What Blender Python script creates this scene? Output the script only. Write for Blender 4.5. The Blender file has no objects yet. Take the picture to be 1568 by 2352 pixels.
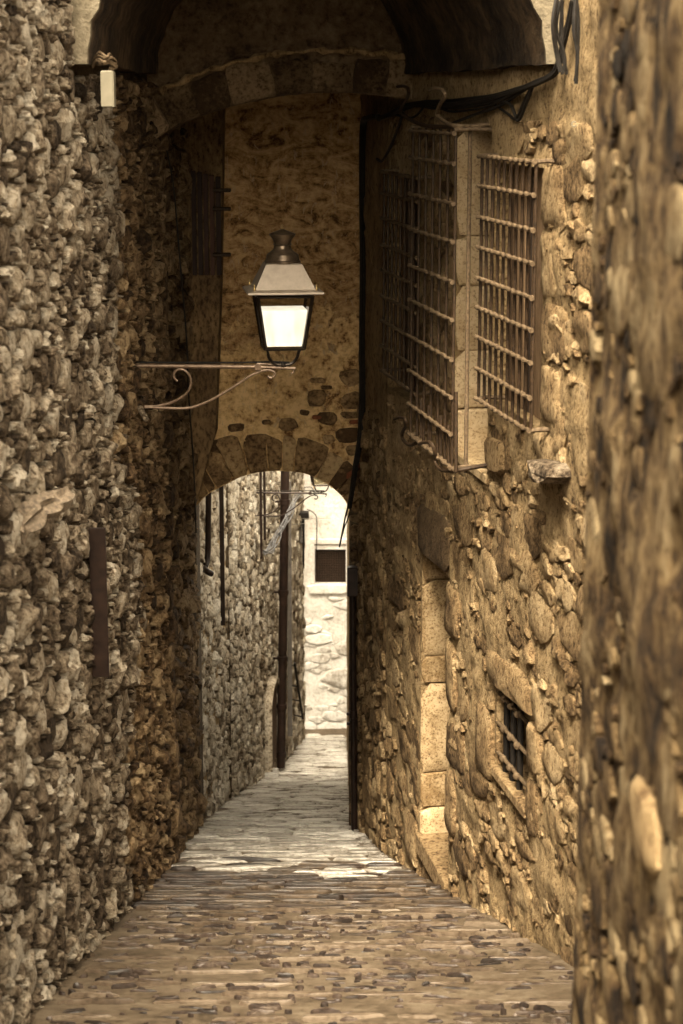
import bpy, math, random
import numpy as np
from mathutils import Vector, noise as mn
R = math.radians
rnd = random.Random(7)
sc = bpy.context.scene
col = sc.collection

# ---------------------------------------------------------------- camera, world, sun, exposure
FPX, CX, CY, HOR = 4500.0, 784.0, 1176.0, 230.0
TILT = math.atan((CY - HOR) / FPX)
cam = bpy.data.cameras.new('camera'); camo = bpy.data.objects.new('camera', cam); col.objects.link(camo)
cam.sensor_fit = 'VERTICAL'; cam.sensor_height = 36; cam.lens = FPX / 2352 * 36
cam.clip_start = .1; cam.clip_end = 300
cam.dof.use_dof = True; cam.dof.focus_distance = 13.0; cam.dof.aperture_fstop = 4.0
camo.location = (0, 0, 0); camo.rotation_euler = (R(90) - TILT, 0, 0)
sc.camera = camo

SUN_ELEV, SUN_ROT = R(55), R(187)
w = bpy.data.worlds.new('World'); sc.world = w; w.use_nodes = True
nt = w.node_tree; nt.nodes.clear()
sky = nt.nodes.new('ShaderNodeTexSky'); sky.sky_type = 'NISHITA'; sky.sun_disc = False
sky.sun_elevation = SUN_ELEV; sky.sun_rotation = SUN_ROT
sky.air_density = 1.0; sky.dust_density = 4.0; sky.ozone_density = .6
hs = nt.nodes.new('ShaderNodeHueSaturation'); hs.inputs['Saturation'].default_value = .12
tintn = nt.nodes.new('ShaderNodeMixRGB'); tintn.blend_type = 'MULTIPLY'; tintn.inputs[0].default_value = 1
tintn.inputs[2].default_value = (1.0, .86, .64, 1)
bg = nt.nodes.new('ShaderNodeBackground'); bg.inputs['Strength'].default_value = .11
out = nt.nodes.new('ShaderNodeOutputWorld')
nt.links.new(sky.outputs[0], hs.inputs['Color']); nt.links.new(hs.outputs[0], tintn.inputs[1])
nt.links.new(tintn.outputs[0], bg.inputs[0]); nt.links.new(bg.outputs[0], out.inputs[0])

sl = bpy.data.lights.new('sun', 'SUN'); sl.energy = 1.5; sl.angle = R(16); sl.color = (1, .86, .65)
so = bpy.data.objects.new('sun', sl); col.objects.link(so)
# sky rotation is measured clockwise from +Y
sd = Vector((math.sin(SUN_ROT) * math.cos(SUN_ELEV), math.cos(SUN_ROT) * math.cos(SUN_ELEV), math.sin(SUN_ELEV)))
so.rotation_euler = sd.to_track_quat('Z', 'Y').to_euler(); so.location = (0, 0, 20)

sc.view_settings.view_transform = 'Standard'; sc.view_settings.look = 'None'
sc.view_settings.exposure = 3.12; sc.view_settings.gamma = 1
sc.view_settings.use_curve_mapping = False
sc.cycles.max_bounces = 10; sc.cycles.diffuse_bounces = 6; sc.cycles.glossy_bounces = 3
sc.cycles.transmission_bounces = 6; sc.cycles.use_denoising = True
sc.cycles.sample_clamp_indirect = 6

# ---------------------------------------------------------------- helpers
def at(px, py, Y):
    """point at forward distance Y that the photograph shows at (px, py)"""
    u = px - CX; v = py - CY
    d = Vector((u, FPX * math.cos(TILT) - v * math.sin(TILT), -FPX * math.sin(TILT) - v * math.cos(TILT)))
    return d * (Y / d.y)
def on_plane(px, py, p, n):
    d = at(px, py, 1.0); t = p.dot(n) / d.dot(n); return d * t
def project(p):
    yc = p.y * math.cos(TILT) - p.z * math.sin(TILT)
    zc = p.y * math.sin(TILT) + p.z * math.cos(TILT)
    if yc < .1: return (-9999, -9999)
    return (CX + FPX * p.x / yc, CY - FPX * zc / yc)
def floor_z(Y): return -1.7 - .276 * max(0.0, min(Y, 30.0))

def new_obj(name, verts, faces, mat, parent=None, base=None, smooth=True, tint=None, kind=None):
    me = bpy.data.meshes.new(name)
    b = base if base is not None else (Vector(parent['_b']) if parent is not None and '_b' in parent else Vector((0, 0, 0)))
    va = np.array([tuple(v) for v in verts], dtype=float).reshape(-1, 3) - np.array(b)[None, :]
    me.from_pydata(va.tolist(), [], faces)
    if mat: me.materials.append(mat)
    if smooth:
        me.polygons.foreach_set('use_smooth', [True] * len(me.polygons))
        me.set_sharp_from_angle(angle=R(38))
    if tint is not None:
        a = me.attributes.new('tint', 'FLOAT', 'POINT')
        a.data.foreach_set('value', np.asarray(tint, dtype=np.float32) if hasattr(tint, '__len__') else np.full(len(va), tint, np.float32))
    me.update()
    o = bpy.data.objects.new(name, me); col.objects.link(o)
    if parent is not None: o.parent = parent
    else: o.location = b; o['_b'] = tuple(b)
    if kind: o['kind'] = kind
    return o
def keep_base(o, b): o['_b'] = tuple(b)
def empty(name, loc, label, cat, group=None):
    o = bpy.data.objects.new(name, None); col.objects.link(o); o.location = loc; o['_b'] = tuple(loc)
    o.empty_display_size = .1; tag(o, label, cat, group); return o
def tag(o, label, cat, group=None):
    o['label'] = label; o['category'] = cat
    if group: o['group'] = group
    return o

class MB:
    def __init__(s): s.v = []; s.f = []; s.t = []
    def add(s, verts, faces, tint=.5):
        n = len(s.v); s.v += [tuple(q) for q in verts]; s.f += [tuple(i + n for i in f) for f in faces]
        s.t += [tint] * len(verts)
    def box(s, c, sx, sy, sz, ax=None, bev=.0):
        c = Vector(c); ax = ax or (Vector((1, 0, 0)), Vector((0, 1, 0)), Vector((0, 0, 1)))
        if bev <= 0:
            vs = []
            for k in (-1, 1):
                for (i, j) in ((-1, -1), (1, -1), (1, 1), (-1, 1)):
                    vs.append(c + ax[0] * i * sx / 2 + ax[1] * j * sy / 2 + ax[2] * k * sz / 2)
            s.add(vs, [(3, 2, 1, 0), (4, 5, 6, 7), (0, 1, 5, 4), (1, 2, 6, 5), (2, 3, 7, 6), (3, 0, 4, 7)])
        else:
            vs = []
            for (k, ins) in ((-1, bev), (-1 + 2 * bev / sz, 0), (1 - 2 * bev / sz, 0), (1, bev)):
                for (i, j) in ((-1, -1), (1, -1), (1, 1), (-1, 1)):
                    vs.append(c + ax[0] * i * (sx / 2 - ins) + ax[1] * j * (sy / 2 - ins) + ax[2] * k * sz / 2)
            f = [(3, 2, 1, 0), (12, 13, 14, 15)]
            for r in range(3):
                for q in range(4): f.append((r * 4 + q, r * 4 + (q + 1) % 4, r * 4 + 4 + (q + 1) % 4, r * 4 + 4 + q))
            s.add(vs, f)
    def tube(s, pts, r, n=8, tint=.5):
        pts = [Vector(p) for p in pts]
        rr = r if hasattr(r, '__len__') else [r] * len(pts)
        vs = []; up = None
        for i, p in enumerate(pts):
            t = (pts[min(i + 1, len(pts) - 1)] - pts[max(i - 1, 0)])
            t = t.normalized() if t.length > 1e-9 else Vector((0, 0, 1))
            if up is None:
                up = Vector((0, 0, 1)) if abs(t.z) < .9 else Vector((0, 1, 0))
            up = (up - t * up.dot(t)).normalized(); sd_ = t.cross(up)
            for k in range(n):
                a = 2 * math.pi * k / n
                vs.append(p + (up * math.cos(a) + sd_ * math.sin(a)) * rr[i])
        f = []
        for i in range(len(pts) - 1):
            for k in range(n):
                f.append((i * n + k, i * n + (k + 1) % n, (i + 1) * n + (k + 1) % n, (i + 1) * n + k))
        f.append(tuple(range(n))[::-1]); f.append(tuple(range((len(pts) - 1) * n, len(pts) * n)))
        s.add(vs, f, tint)
    def lathe(s, c, prof, n=20):
        c = Vector(c); vs = []; f = []
        for (r, z) in prof:
            for k in range(n):
                a = 2 * math.pi * k / n; vs.append(c + Vector((r * math.cos(a), r * math.sin(a), z)))
        for i in range(len(prof) - 1):
            for k in range(n): f.append((i * n + k, i * n + (k + 1) % n, (i + 1) * n + (k + 1) % n, (i + 1) * n + k))
        f.append(tuple(range(n))[::-1]); f.append(tuple(range((len(prof) - 1) * n, len(prof) * n)))
        s.add(vs, f)
    def sphere(s, c, rx, ry=None, rz=None, n=8):
        ry = ry or rx; rz = rz or rx; c = Vector(c); vs = [c + Vector((0, 0, -rz))]; f = []
        m = n // 2
        for i in range(1, m):
            a = -math.pi / 2 + math.pi * i / m
            for k in range(n):
                b = 2 * math.pi * k / n
                vs.append(c + Vector((rx * math.cos(a) * math.cos(b), ry * math.cos(a) * math.sin(b), rz * math.sin(a))))
        vs.append(c + Vector((0, 0, rz)))
        for k in range(n): f.append((0, 1 + (k + 1) % n, 1 + k))
        for i in range(m - 2):
            for k in range(n):
                a = 1 + i * n; f.append((a + k, a + (k + 1) % n, a + n + (k + 1) % n, a + n + k))
        a = 1 + (m - 2) * n
        for k in range(n): f.append((a + k, a + (k + 1) % n, len(vs) - 1))
        s.add(vs, f)
    def build(s, name, mat, parent=None, base=None, smooth=True, kind=None):
        o = new_obj(name, s.v, s.f, mat, parent, base, smooth, s.t, kind)
        if smooth: o.data.set_sharp_from_angle(angle=R(42))
        return o
def smooth_path(pts, sub=6):
    pts = [Vector(p) for p in pts]; o = []
    for i in range(len(pts) - 1):
        p0 = pts[max(i - 1, 0)]; p1 = pts[i]; p2 = pts[i + 1]; p3 = pts[min(i + 2, len(pts) - 1)]
        for k in range(sub):
            t = k / sub
            o.append(.5 * ((2 * p1) + (p2 - p0) * t + (2 * p0 - 5 * p1 + 4 * p2 - p3) * t * t + (3 * p1 - p0 - 3 * p2 + p3) * t ** 3))
    o.append(pts[-1]); return o

# ---------------------------------------------------------------- materials
def nodes(m):
    m.use_nodes = True; t = m.node_tree; b = t.nodes['Principled BSDF']; return t, b
def mix(t, a, b, f, mode='MIX'):
    n = t.nodes.new('ShaderNodeMixRGB'); n.blend_type = mode
    for i, q in ((0, f), (1, a), (2, b)):
        if hasattr(q, 'is_linked') or isinstance(q, bpy.types.NodeSocket): t.links.new(q, n.inputs[i])
        elif isinstance(q, (int, float)): n.inputs[i].default_value = q if i == 0 else (q, q, q, 1)
        else: n.inputs[i].default_value = (*q, 1)
    return n.outputs[0]
def mth(t, op, a, b=0., c=None):
    n = t.nodes.new('ShaderNodeMath'); n.operation = op
    for i, q in enumerate((a, b) if c is None else (a, b, c)):
        if isinstance(q, bpy.types.NodeSocket): t.links.new(q, n.inputs[i])
        else: n.inputs[i].default_value = q
    return n.outputs[0]
def nz(t, scale, detail=6, rough=.6, vec=None, dist=0.):
    n = t.nodes.new('ShaderNodeTexNoise'); n.inputs['Scale'].default_value = scale
    n.inputs['Detail'].default_value = detail; n.inputs['Roughness'].default_value = rough
    n.inputs['Distortion'].default_value = dist
    if vec is not None: t.links.new(vec, n.inputs['Vector'])
    return n.outputs[0]
def geo_vec(t, sx=1, sy=1, sz=1):
    g = t.nodes.new('ShaderNodeNewGeometry'); m = t.nodes.new('ShaderNodeMapping')
    m.inputs['Scale'].default_value = (sx, sy, sz); t.links.new(g.outputs['Position'], m.inputs['Vector'])
    return m.outputs[0]
def ramp(t, fac, stops):
    n = t.nodes.new('ShaderNodeValToRGB'); e = n.color_ramp.elements
    while len(e) < len(stops): e.new(.5)
    for i, (p, c) in enumerate(stops): e[i].position = p; e[i].color = (*c, 1) if len(c) == 3 else c
    t.links.new(fac, n.inputs[0]); return n.outputs[0]
def stone_mat(name, cols, scale=14, bump=1., dist=.06, rough=(.75, .95), pits=.5, spec=.25, zs=1.0, amp=(1.5, 1.6)):
    m = bpy.data.materials.new(name); t, b = nodes(m)
    v = geo_vec(t, 1, 1, zs)
    a = t.nodes.new('ShaderNodeAttribute'); a.attribute_name = 'tint'
    lo = nz(t, scale * .35, 3, .55, v); hi = nz(t, scale * 2.2, 8, .68, v); vh = nz(t, scale * 9, 4, .6, v)
    f = mth(t, 'ADD', a.outputs['Fac'], mth(t, 'MULTIPLY', mth(t, 'SUBTRACT', lo, .5), amp[0]))
    f = mth(t, 'ADD', f, mth(t, 'MULTIPLY', mth(t, 'SUBTRACT', hi, .5), amp[1]))
    c = ramp(t, f, [(i / (len(cols) - 1), q) for i, q in enumerate(cols)])
    pit = ramp(t, hi, [(.36, (0, 0, 0)), (.47, (1, 1, 1))])
    c = mix(t, mix(t, c, (.30, .24, .2), 1, 'MULTIPLY'), c, mix(t, (1 - pits,) * 3, (1, 1, 1), pit))
    t.links.new(c, b.inputs['Base Color'])
    hgt = mth(t, 'ADD', mth(t, 'MULTIPLY', hi, 1.0), mth(t, 'MULTIPLY', vh, .25))
    bn = t.nodes.new('ShaderNodeBump'); bn.inputs['Strength'].default_value = bump; bn.inputs['Distance'].default_value = dist
    t.links.new(hgt, bn.inputs['Height']); t.links.new(bn.outputs[0], b.inputs['Normal'])
    rr = t.nodes.new('ShaderNodeMapRange'); rr.inputs[3].default_value = rough[0]; rr.inputs[4].default_value = rough[1]
    t.links.new(hi, rr.inputs[0]); t.links.new(rr.outputs[0], b.inputs['Roughness'])
    b.inputs['Specular IOR Level'].default_value = spec
    return m
def metal_mat(name, c0, c1, rough=.5, metallic=.6, scale=30, bump=.3):
    m = bpy.data.materials.new(name); t, b = nodes(m); v = geo_vec(t)
    n = nz(t, scale, 6, .65, v)
    c = ramp(t, n, [(.35, c0), (.65, c1)]); t.links.new(c, b.inputs['Base Color'])
    b.inputs['Specular IOR Level'].default_value = .25 if bump > .25 else .5
    b.inputs['Metallic'].default_value = metallic; b.inputs['Roughness'].default_value = rough
    bn = t.nodes.new('ShaderNodeBump'); bn.inputs['Strength'].default_value = bump; bn.inputs['Distance'].default_value = .003
    t.links.new(n, bn.inputs['Height']); t.links.new(bn.outputs[0], b.inputs['Normal'])
    return m

M = {}
M['left_stone'] = stone_mat('grey_tan_rubble', [(.035, .022, .012), (.17, .125, .082), (.42, .345, .25), (.64, .57, .46)], 12, 1., .09, pits=.8)
M['left_mortar'] = stone_mat('dark_rubble_mortar', [(.04, .027, .016), (.09, .065, .04), (.18, .135, .085)], 20, 1., .03)
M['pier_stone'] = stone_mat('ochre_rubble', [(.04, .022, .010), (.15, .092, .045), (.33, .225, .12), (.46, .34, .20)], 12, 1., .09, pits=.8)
M['right_stone'] = stone_mat('honey_rubble', [(.10, .06, .025), (.27, .175, .085), (.43, .30, .155), (.54, .40, .23)], 17, 1., .07, pits=.85, zs=.9)
M['right_mortar'] = stone_mat('honey_mortar', [(.16, .10, .045), (.42, .295, .15), (.57, .42, .24)], 18, 1., .08, zs=.9, pits=.8)
M['near_stone'] = stone_mat('near_ochre_stone', [(.02, .011, .005), (.11, .065, .028), (.28, .19, .09), (.46, .35, .20)], 14, 1., .06, pits=.9, zs=.7, amp=(2.6, 1.6))
M['jamb'] = stone_mat('pale_jamb_stone', [(.20, .13, .06), (.44, .325, .185), (.56, .44, .28)], 30, .5, .01, pits=.75)
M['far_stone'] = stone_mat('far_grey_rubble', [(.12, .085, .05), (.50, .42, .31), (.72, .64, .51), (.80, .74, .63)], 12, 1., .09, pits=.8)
M['white_stone'] = stone_mat('cream_limewashed_stone', [(.26, .235, .20), (.48, .465, .43), (.60, .59, .56)], 8, .8, .03, pits=.25)
M['white_mortar'] = stone_mat('cream_lime_mortar', [(.34, .32, .285), (.52, .505, .47), (.62, .61, .58)], 10, .8, .02, pits=.15)
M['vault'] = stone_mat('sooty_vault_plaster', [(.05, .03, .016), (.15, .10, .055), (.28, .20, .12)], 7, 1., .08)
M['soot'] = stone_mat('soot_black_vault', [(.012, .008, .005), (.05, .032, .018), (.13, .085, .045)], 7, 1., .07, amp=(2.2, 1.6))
M['ring'] = stone_mat('arch_ring_stone', [(.09, .05, .022), (.32, .21, .10), (.54, .39, .21)], 14, 1., .02, pits=.6)
M['spandrel'] = stone_mat('spandrel_render', [(.09, .075, .05), (.15, .125, .085), (.20, .17, .12)], 10, .8, .02, pits=.2)
M['strip'] = stone_mat('rough_ochre_render', [(.10, .06, .03), (.25, .165, .08), (.38, .27, .14)], 16, 1., .03, pits=.8, zs=.5)
M['pave'] = stone_mat('paving_mortar', [(.035, .025, .015), (.09, .067, .044), (.155, .125, .088)], 9, .8, .012, (.5, .8), .35)
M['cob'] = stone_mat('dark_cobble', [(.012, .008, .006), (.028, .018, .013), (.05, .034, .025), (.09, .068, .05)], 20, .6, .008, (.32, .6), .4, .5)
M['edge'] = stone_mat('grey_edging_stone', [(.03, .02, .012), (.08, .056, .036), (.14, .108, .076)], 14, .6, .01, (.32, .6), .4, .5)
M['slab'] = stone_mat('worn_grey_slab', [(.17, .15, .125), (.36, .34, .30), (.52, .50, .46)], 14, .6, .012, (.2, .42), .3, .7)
M['iron'] = metal_mat('rusty_iron', (.014, .009, .005), (.05, .029, .015), .6, .2, 60, .6)
M['iron_light'] = metal_mat('weathered_iron', (.05, .032, .018), (.16, .115, .07), .65, .1, 60, .6)
M['black'] = metal_mat('black_rubber', (.006, .005, .004), (.014, .011, .009), .6, 0, 30, .3)
M['pipe'] = metal_mat('dark_brown_pipe', (.010, .006, .005), (.024, .014, .010), .4, .1, 12, .3)
M['greypipe'] = metal_mat('grey_metal_duct', (.10, .09, .08), (.16, .145, .13), .5, .4, 12, .15)
M['lampmetal'] = metal_mat('dark_lamp_metal', (.02, .014, .01), (.04, .028, .02), .28, .6, 20, .1)
M['capmetal'] = metal_mat('lamp_cap_metal', (.07, .05, .034), (.14, .105, .072), .3, .6, 20, .1)
M['lamproof'] = metal_mat('painted_lamp_roof', (.23, .19, .15), (.30, .25, .20), .42, .15, 20, .1)
M['brass'] = metal_mat('brass', (.5, .36, .16), (.65, .48, .24), .3, .9, 40, .1)
M['bracket'] = metal_mat('painted_bracket', (.13, .085, .055), (.24, .17, .12), .4, .3, 50, .2)
M['cream'] = metal_mat('cream_plastic', (.15, .135, .095), (.20, .18, .13), .5, 0, 10, .05)
M['foil'] = metal_mat('cable_foil', (.04, .04, .04), (.24, .24, .25), .35, .4, 40, .3)
def wood_mat(name, cols, s=10, zs=.12):
    m = bpy.data.materials.new(name); t, b = nodes(m); v = geo_vec(t, 1, 1, zs)
    n = nz(t, s * 6, 8, .65, v, .3); a = t.nodes.new('ShaderNodeAttribute'); a.attribute_name = 'tint'
    f = mth(t, 'ADD', n, mth(t, 'MULTIPLY', mth(t, 'SUBTRACT', a.outputs['Fac'], .5), .6))
    t.links.new(ramp(t, f, [(.3, cols[0]), (.5, cols[1]), (.7, cols[2])]), b.inputs['Base Color'])
    b.inputs['Roughness'].default_value = .8
    bn = t.nodes.new('ShaderNodeBump'); bn.inputs['Strength'].default_value = .7; bn.inputs['Distance'].default_value = .006
    t.links.new(n, bn.inputs['Height']); t.links.new(bn.outputs[0], b.inputs['Normal']); return m
M['wood'] = wood_mat('brown_board', [(.03, .016, .008), (.10, .058, .028), (.22, .14, .075)])
M['darkwood'] = wood_mat('dark_red_board', [(.018, .007, .005), (.04, .016, .011), (.07, .03, .02)])
M['oldwood'] = wood_mat('driftwood', [(.035, .025, .017), (.12, .09, .06), (.24, .19, .135)], 8, 1.0)
def plaster_mat():
    m = bpy.data.materials.new('peeling_plaster'); t, b = nodes(m); v = geo_vec(t, 1, 1, 1)
    g = t.nodes.new('ShaderNodeNewGeometry'); sp = t.nodes.new('ShaderNodeSeparateXYZ'); t.links.new(g.outputs['Position'], sp.inputs[0])
    lo = nz(t, 1.6, 6, .62, v, .3); hi = nz(t, 22, 8, .7, v); md = nz(t, 6, 8, .65, v, .4); st = nz(t, 5, 8, .7, geo_vec(t, 1, 1, 1.7), 1.2)
    old = ramp(t, mth(t, 'ADD', mth(t, 'MULTIPLY', st, .7), mth(t, 'MULTIPLY', hi, .35)), [(.42, (.08, .04, .016)), (.50, (.32, .19, .08)), (.61, (.56, .38, .19))])
    low = ramp(t, mth(t, 'ADD', mth(t, 'MULTIPLY', md, .5), mth(t, 'MULTIPLY', hi, .5)), [(.41, (.14, .07, .026)), (.47, (.50, .32, .14)), (.56, (.74, .53, .27))])  # bare coat, its tone also raised to hold light coming through the arch
    # the coat has come off below a ragged line (z about -1.6)
    k = mth(t, 'ADD', sp.outputs[2], mth(t, 'MULTIPLY', mth(t, 'SUBTRACT', lo, .5), 1.5))
    k = mth(t, 'ADD', k, mth(t, 'MULTIPLY', mth(t, 'SUBTRACT', md, .5), 1.3))
    k = mth(t, 'ADD', k, mth(t, 'MULTIPLY', sp.outputs[0], -.25))
    msk = ramp(t, mth(t, 'ADD', k, 2.10), [(.40, (0, 0, 0)), (.47, (1, 1, 1))])
    c = mix(t, low, old, msk)
    fl = ramp(t, nz(t, 9, 10, .78, geo_vec(t, 1.8, 1, .7), 1.4), [(.575, (0, 0, 0)), (.60, (1, 1, 1))])
    c = mix(t, c, (.47, .35, .22), mix(t, 0.0, .8, fl))
    t.links.new(c, b.inputs['Base Color']); b.inputs['Roughness'].default_value = .9; b.inputs['Specular IOR Level'].default_value = .2
    hgt = mth(t, 'ADD', mth(t, 'MULTIPLY', msk, .5), mth(t, 'ADD', mth(t, 'MULTIPLY', st, 1.2), mth(t, 'MULTIPLY', hi, .5)))
    bn = t.nodes.new('ShaderNodeBump'); bn.inputs['Strength'].default_value = .9; bn.inputs['Distance'].default_value = .02
    t.links.new(hgt, bn.inputs['Height']); t.links.new(bn.outputs[0], b.inputs['Normal']); return m
M['plaster'] = plaster_mat()
def glass_mat():
    m = bpy.data.materials.new('lantern_glass'); t, b = nodes(m)
    b.inputs['Base Color'].default_value = (.9, .87, .8, 1); b.inputs['Roughness'].default_value = .08
    b.inputs['Transmission Weight'].default_value = 1; b.inputs['IOR'].default_value = 1.05
    return m
M['glass'] = glass_mat()
def diff_mat():
    m = bpy.data.materials.new('lit_milky_diffuser'); t, b = nodes(m)
    n = nz(t, 14, 3, .5, geo_vec(t, 1.5, 1, .4))
    b.inputs['Base Color'].default_value = (.78, .78, .74, 1); b.inputs['Roughness'].default_value = .4
    t.links.new(ramp(t, n, [(.3, (.7, .6, .45)), (.5, (1, .95, .82))]), b.inputs['Emission Color'])
    b.inputs['Emission Strength'].default_value = .12
    return m
M['diffuser'] = diff_mat()

# ---------------------------------------------------------------- stones
def clip(poly, a, b, c):
    """keep a*x + b*y <= c"""
    o = []; n = len(poly)
    for i in range(n):
        p = poly[i]; q = poly[(i + 1) % n]
        dp = a * p[0] + b * p[1] - c; dq = a * q[0] + b * q[1] - c
        if dp <= 0: o.append(p)
        if (dp < 0 < dq) or (dq < 0 < dp):
            t = dp / (dp - dq); o.append((p[0] + (q[0] - p[0]) * t, p[1] + (q[1] - p[1]) * t))
    return o
def area(p):
    return .5 * abs(sum(p[i][0] * p[(i + 1) % len(p)][1] - p[(i + 1) % len(p)][0] * p[i][1] for i in range(len(p))))
def cells(u0, u1, v0, v1, radii, aspect, seed, sizefn=None):
    """power diagram of darts thrown big first; returns polygons in (u, v)"""
    g = random.Random(seed); U0, U1 = u0 / aspect, u1 / aspect
    rmax = max(r for r, _ in radii) * 1.6; H = {}; S = []
    A = (U1 - U0) * (v1 - v0)
    def near(x, y, k=1):
        i, j = int(x // rmax), int(y // rmax)
        for a in range(i - k, i + k + 1):
            for b in range(j - k, j + k + 1):
                for s in H.get((a, b), ()): yield s
    for r, share in radii:
        tries = int(A * share / (r * r))
        for _ in range(tries):
            x = g.uniform(U0, U1); y = g.uniform(v0, v1); rr = r * g.uniform(.85, 1.15)
            if sizefn: rr *= sizefn(x * aspect, y)
            if any((x - s[0]) ** 2 + (y - s[1]) ** 2 < (rr * .9 + s[2] * .9) ** 2 for s in near(x, y)): continue
            s = (x, y, rr); S.append(s); H.setdefault((int(x // rmax), int(y // rmax)), []).append(s)
    out = []
    for (x, y, r) in S:
        L = rmax * 1.1
        p = [(x - L, y - L), (x + L, y - L), (x + L, y + L), (x - L, y + L)]
        nb = sorted((s for s in near(x, y) if s[0] != x or s[1] != y), key=lambda s: (s[0] - x) ** 2 + (s[1] - y) ** 2)[:14]
        for (X, Y, q) in nb:
            a = 2 * (X - x); b = 2 * (Y - y)
            c = X * X + Y * Y - x * x - y * y - q * q + r * r
            p = clip(p, a, b, c)
            if len(p) < 3: break
        if len(p) < 3: continue
        out.append(((x * aspect, y), [(a * aspect, b) for a, b in p]))
    return out
def resample(poly, m, rnd_):
    # round the corners, then m points round the outline
    q = []
    n = len(poly)
    for i in range(n):
        a = poly[i]; b = poly[(i + 1) % n]
        q.append((a[0] * (1 - rnd_) + b[0] * rnd_, a[1] * (1 - rnd_) + b[1] * rnd_))
        q.append((a[0] * rnd_ + b[0] * (1 - rnd_), a[1] * rnd_ + b[1] * (1 - rnd_)))
    L = [0]
    for i in range(len(q)):
        b = q[(i + 1) % len(q)]; L.append(L[-1] + math.hypot(b[0] - q[i][0], b[1] - q[i][1]))
    o = []; j = 0
    for k in range(m):
        s = L[-1] * k / m
        while L[j + 1] < s: j += 1
        t = (s - L[j]) / max(L[j + 1] - L[j], 1e-9); a = q[j]; b = q[(j + 1) % len(q)]
        o.append((a[0] + (b[0] - a[0]) * t, a[1] + (b[1] - a[1]) * t))
    return o
def stone(poly, fr, h, gap=.006, m=9, rc=.2, dome=.5, g=rnd, back=.02, rough=.12, tilt=.25, extra=0):
    """one stone: outline in the wall's (u, v), standing h proud. fr(u, v, h) -> world"""
    cx = sum(p[0] for p in poly) / len(poly); cy = sum(p[1] for p in poly) / len(poly)
    sz = math.sqrt(max(area(poly), 1e-6))
    q = resample(poly, m, rc); sg = max(.55, 1 - gap * 2 / sz)
    ta, tb = g.uniform(-tilt, tilt), g.uniform(-tilt, tilt)
    vs = []; seed = Vector((g.uniform(0, 99), g.uniform(0, 99), g.uniform(0, 99)))
    rings = [(sg, -back, 0), (sg * (1 - .07 * dome), h * (.55 - .2 * dome), .5), (sg * (.92 - .22 * dome), h * .93, 1)]
    if extra: rings.append((sg * .42, h * 1.03, 1))
    for (s_, hh, k) in rings:
        for (x, y) in q:
            n_ = mn.noise(seed + Vector((x, y, hh)) * (2.2 / sz))
            s2 = s_ * (1 + rough * n_ * (1 if k else .5))
            X = cx + (x - cx) * s2; Y = cy + (y - cy) * s2
            H = hh + k * ((x - cx) / sz * ta + (y - cy) / sz * tb) * h + k * h * n_ * rough * 3
            vs.append(fr(X, Y, H))
    n_ = mn.noise(seed * 1.7)
    vs.append(fr(cx, cy, h * (1.06 + .2 * dome + n_ * rough * 3)))
    f = []; nr = len(rings)
    for r in range(nr - 1):
        for k in range(m): f.append((r * m + k, r * m + (k + 1) % m, (r + 1) * m + (k + 1) % m, (r + 1) * m + k))
    for k in range(m): f.append(((nr - 1) * m + k, (nr - 1) * m + (k + 1) % m, nr * m))
    return vs, f
def put_stones(parent, items, mat, name='stone', rest='rubble_stones', limit=290, flip=False):
    """items: (verts, faces, tint, weight). The ones that show largest become parts, the rest one mass."""
    items = sorted(items, key=lambda q: -q[3])
    keep = [q for q in items[:limit] if q[3] > 0]
    for (v, f, t, _) in keep:
        if flip: f = [tuple(reversed(q)) for q in f]
        o = new_obj(name, v, f, mat, parent, tint=t)
    mb = MB()
    for (v, f, t, _) in items[len(keep):]:
        if flip: f = [tuple(reversed(q)) for q in f]
        mb.add(v, f, t)
    if mb.v: new_obj(rest, mb.v, mb.f, mat, parent, tint=mb.t, kind='stuff')
def shown(p, a):
    x, y = project(p)
    return a / (p.y ** 2) if (-20 < x < 1588 and -20 < y < 2372) else 0

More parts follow.
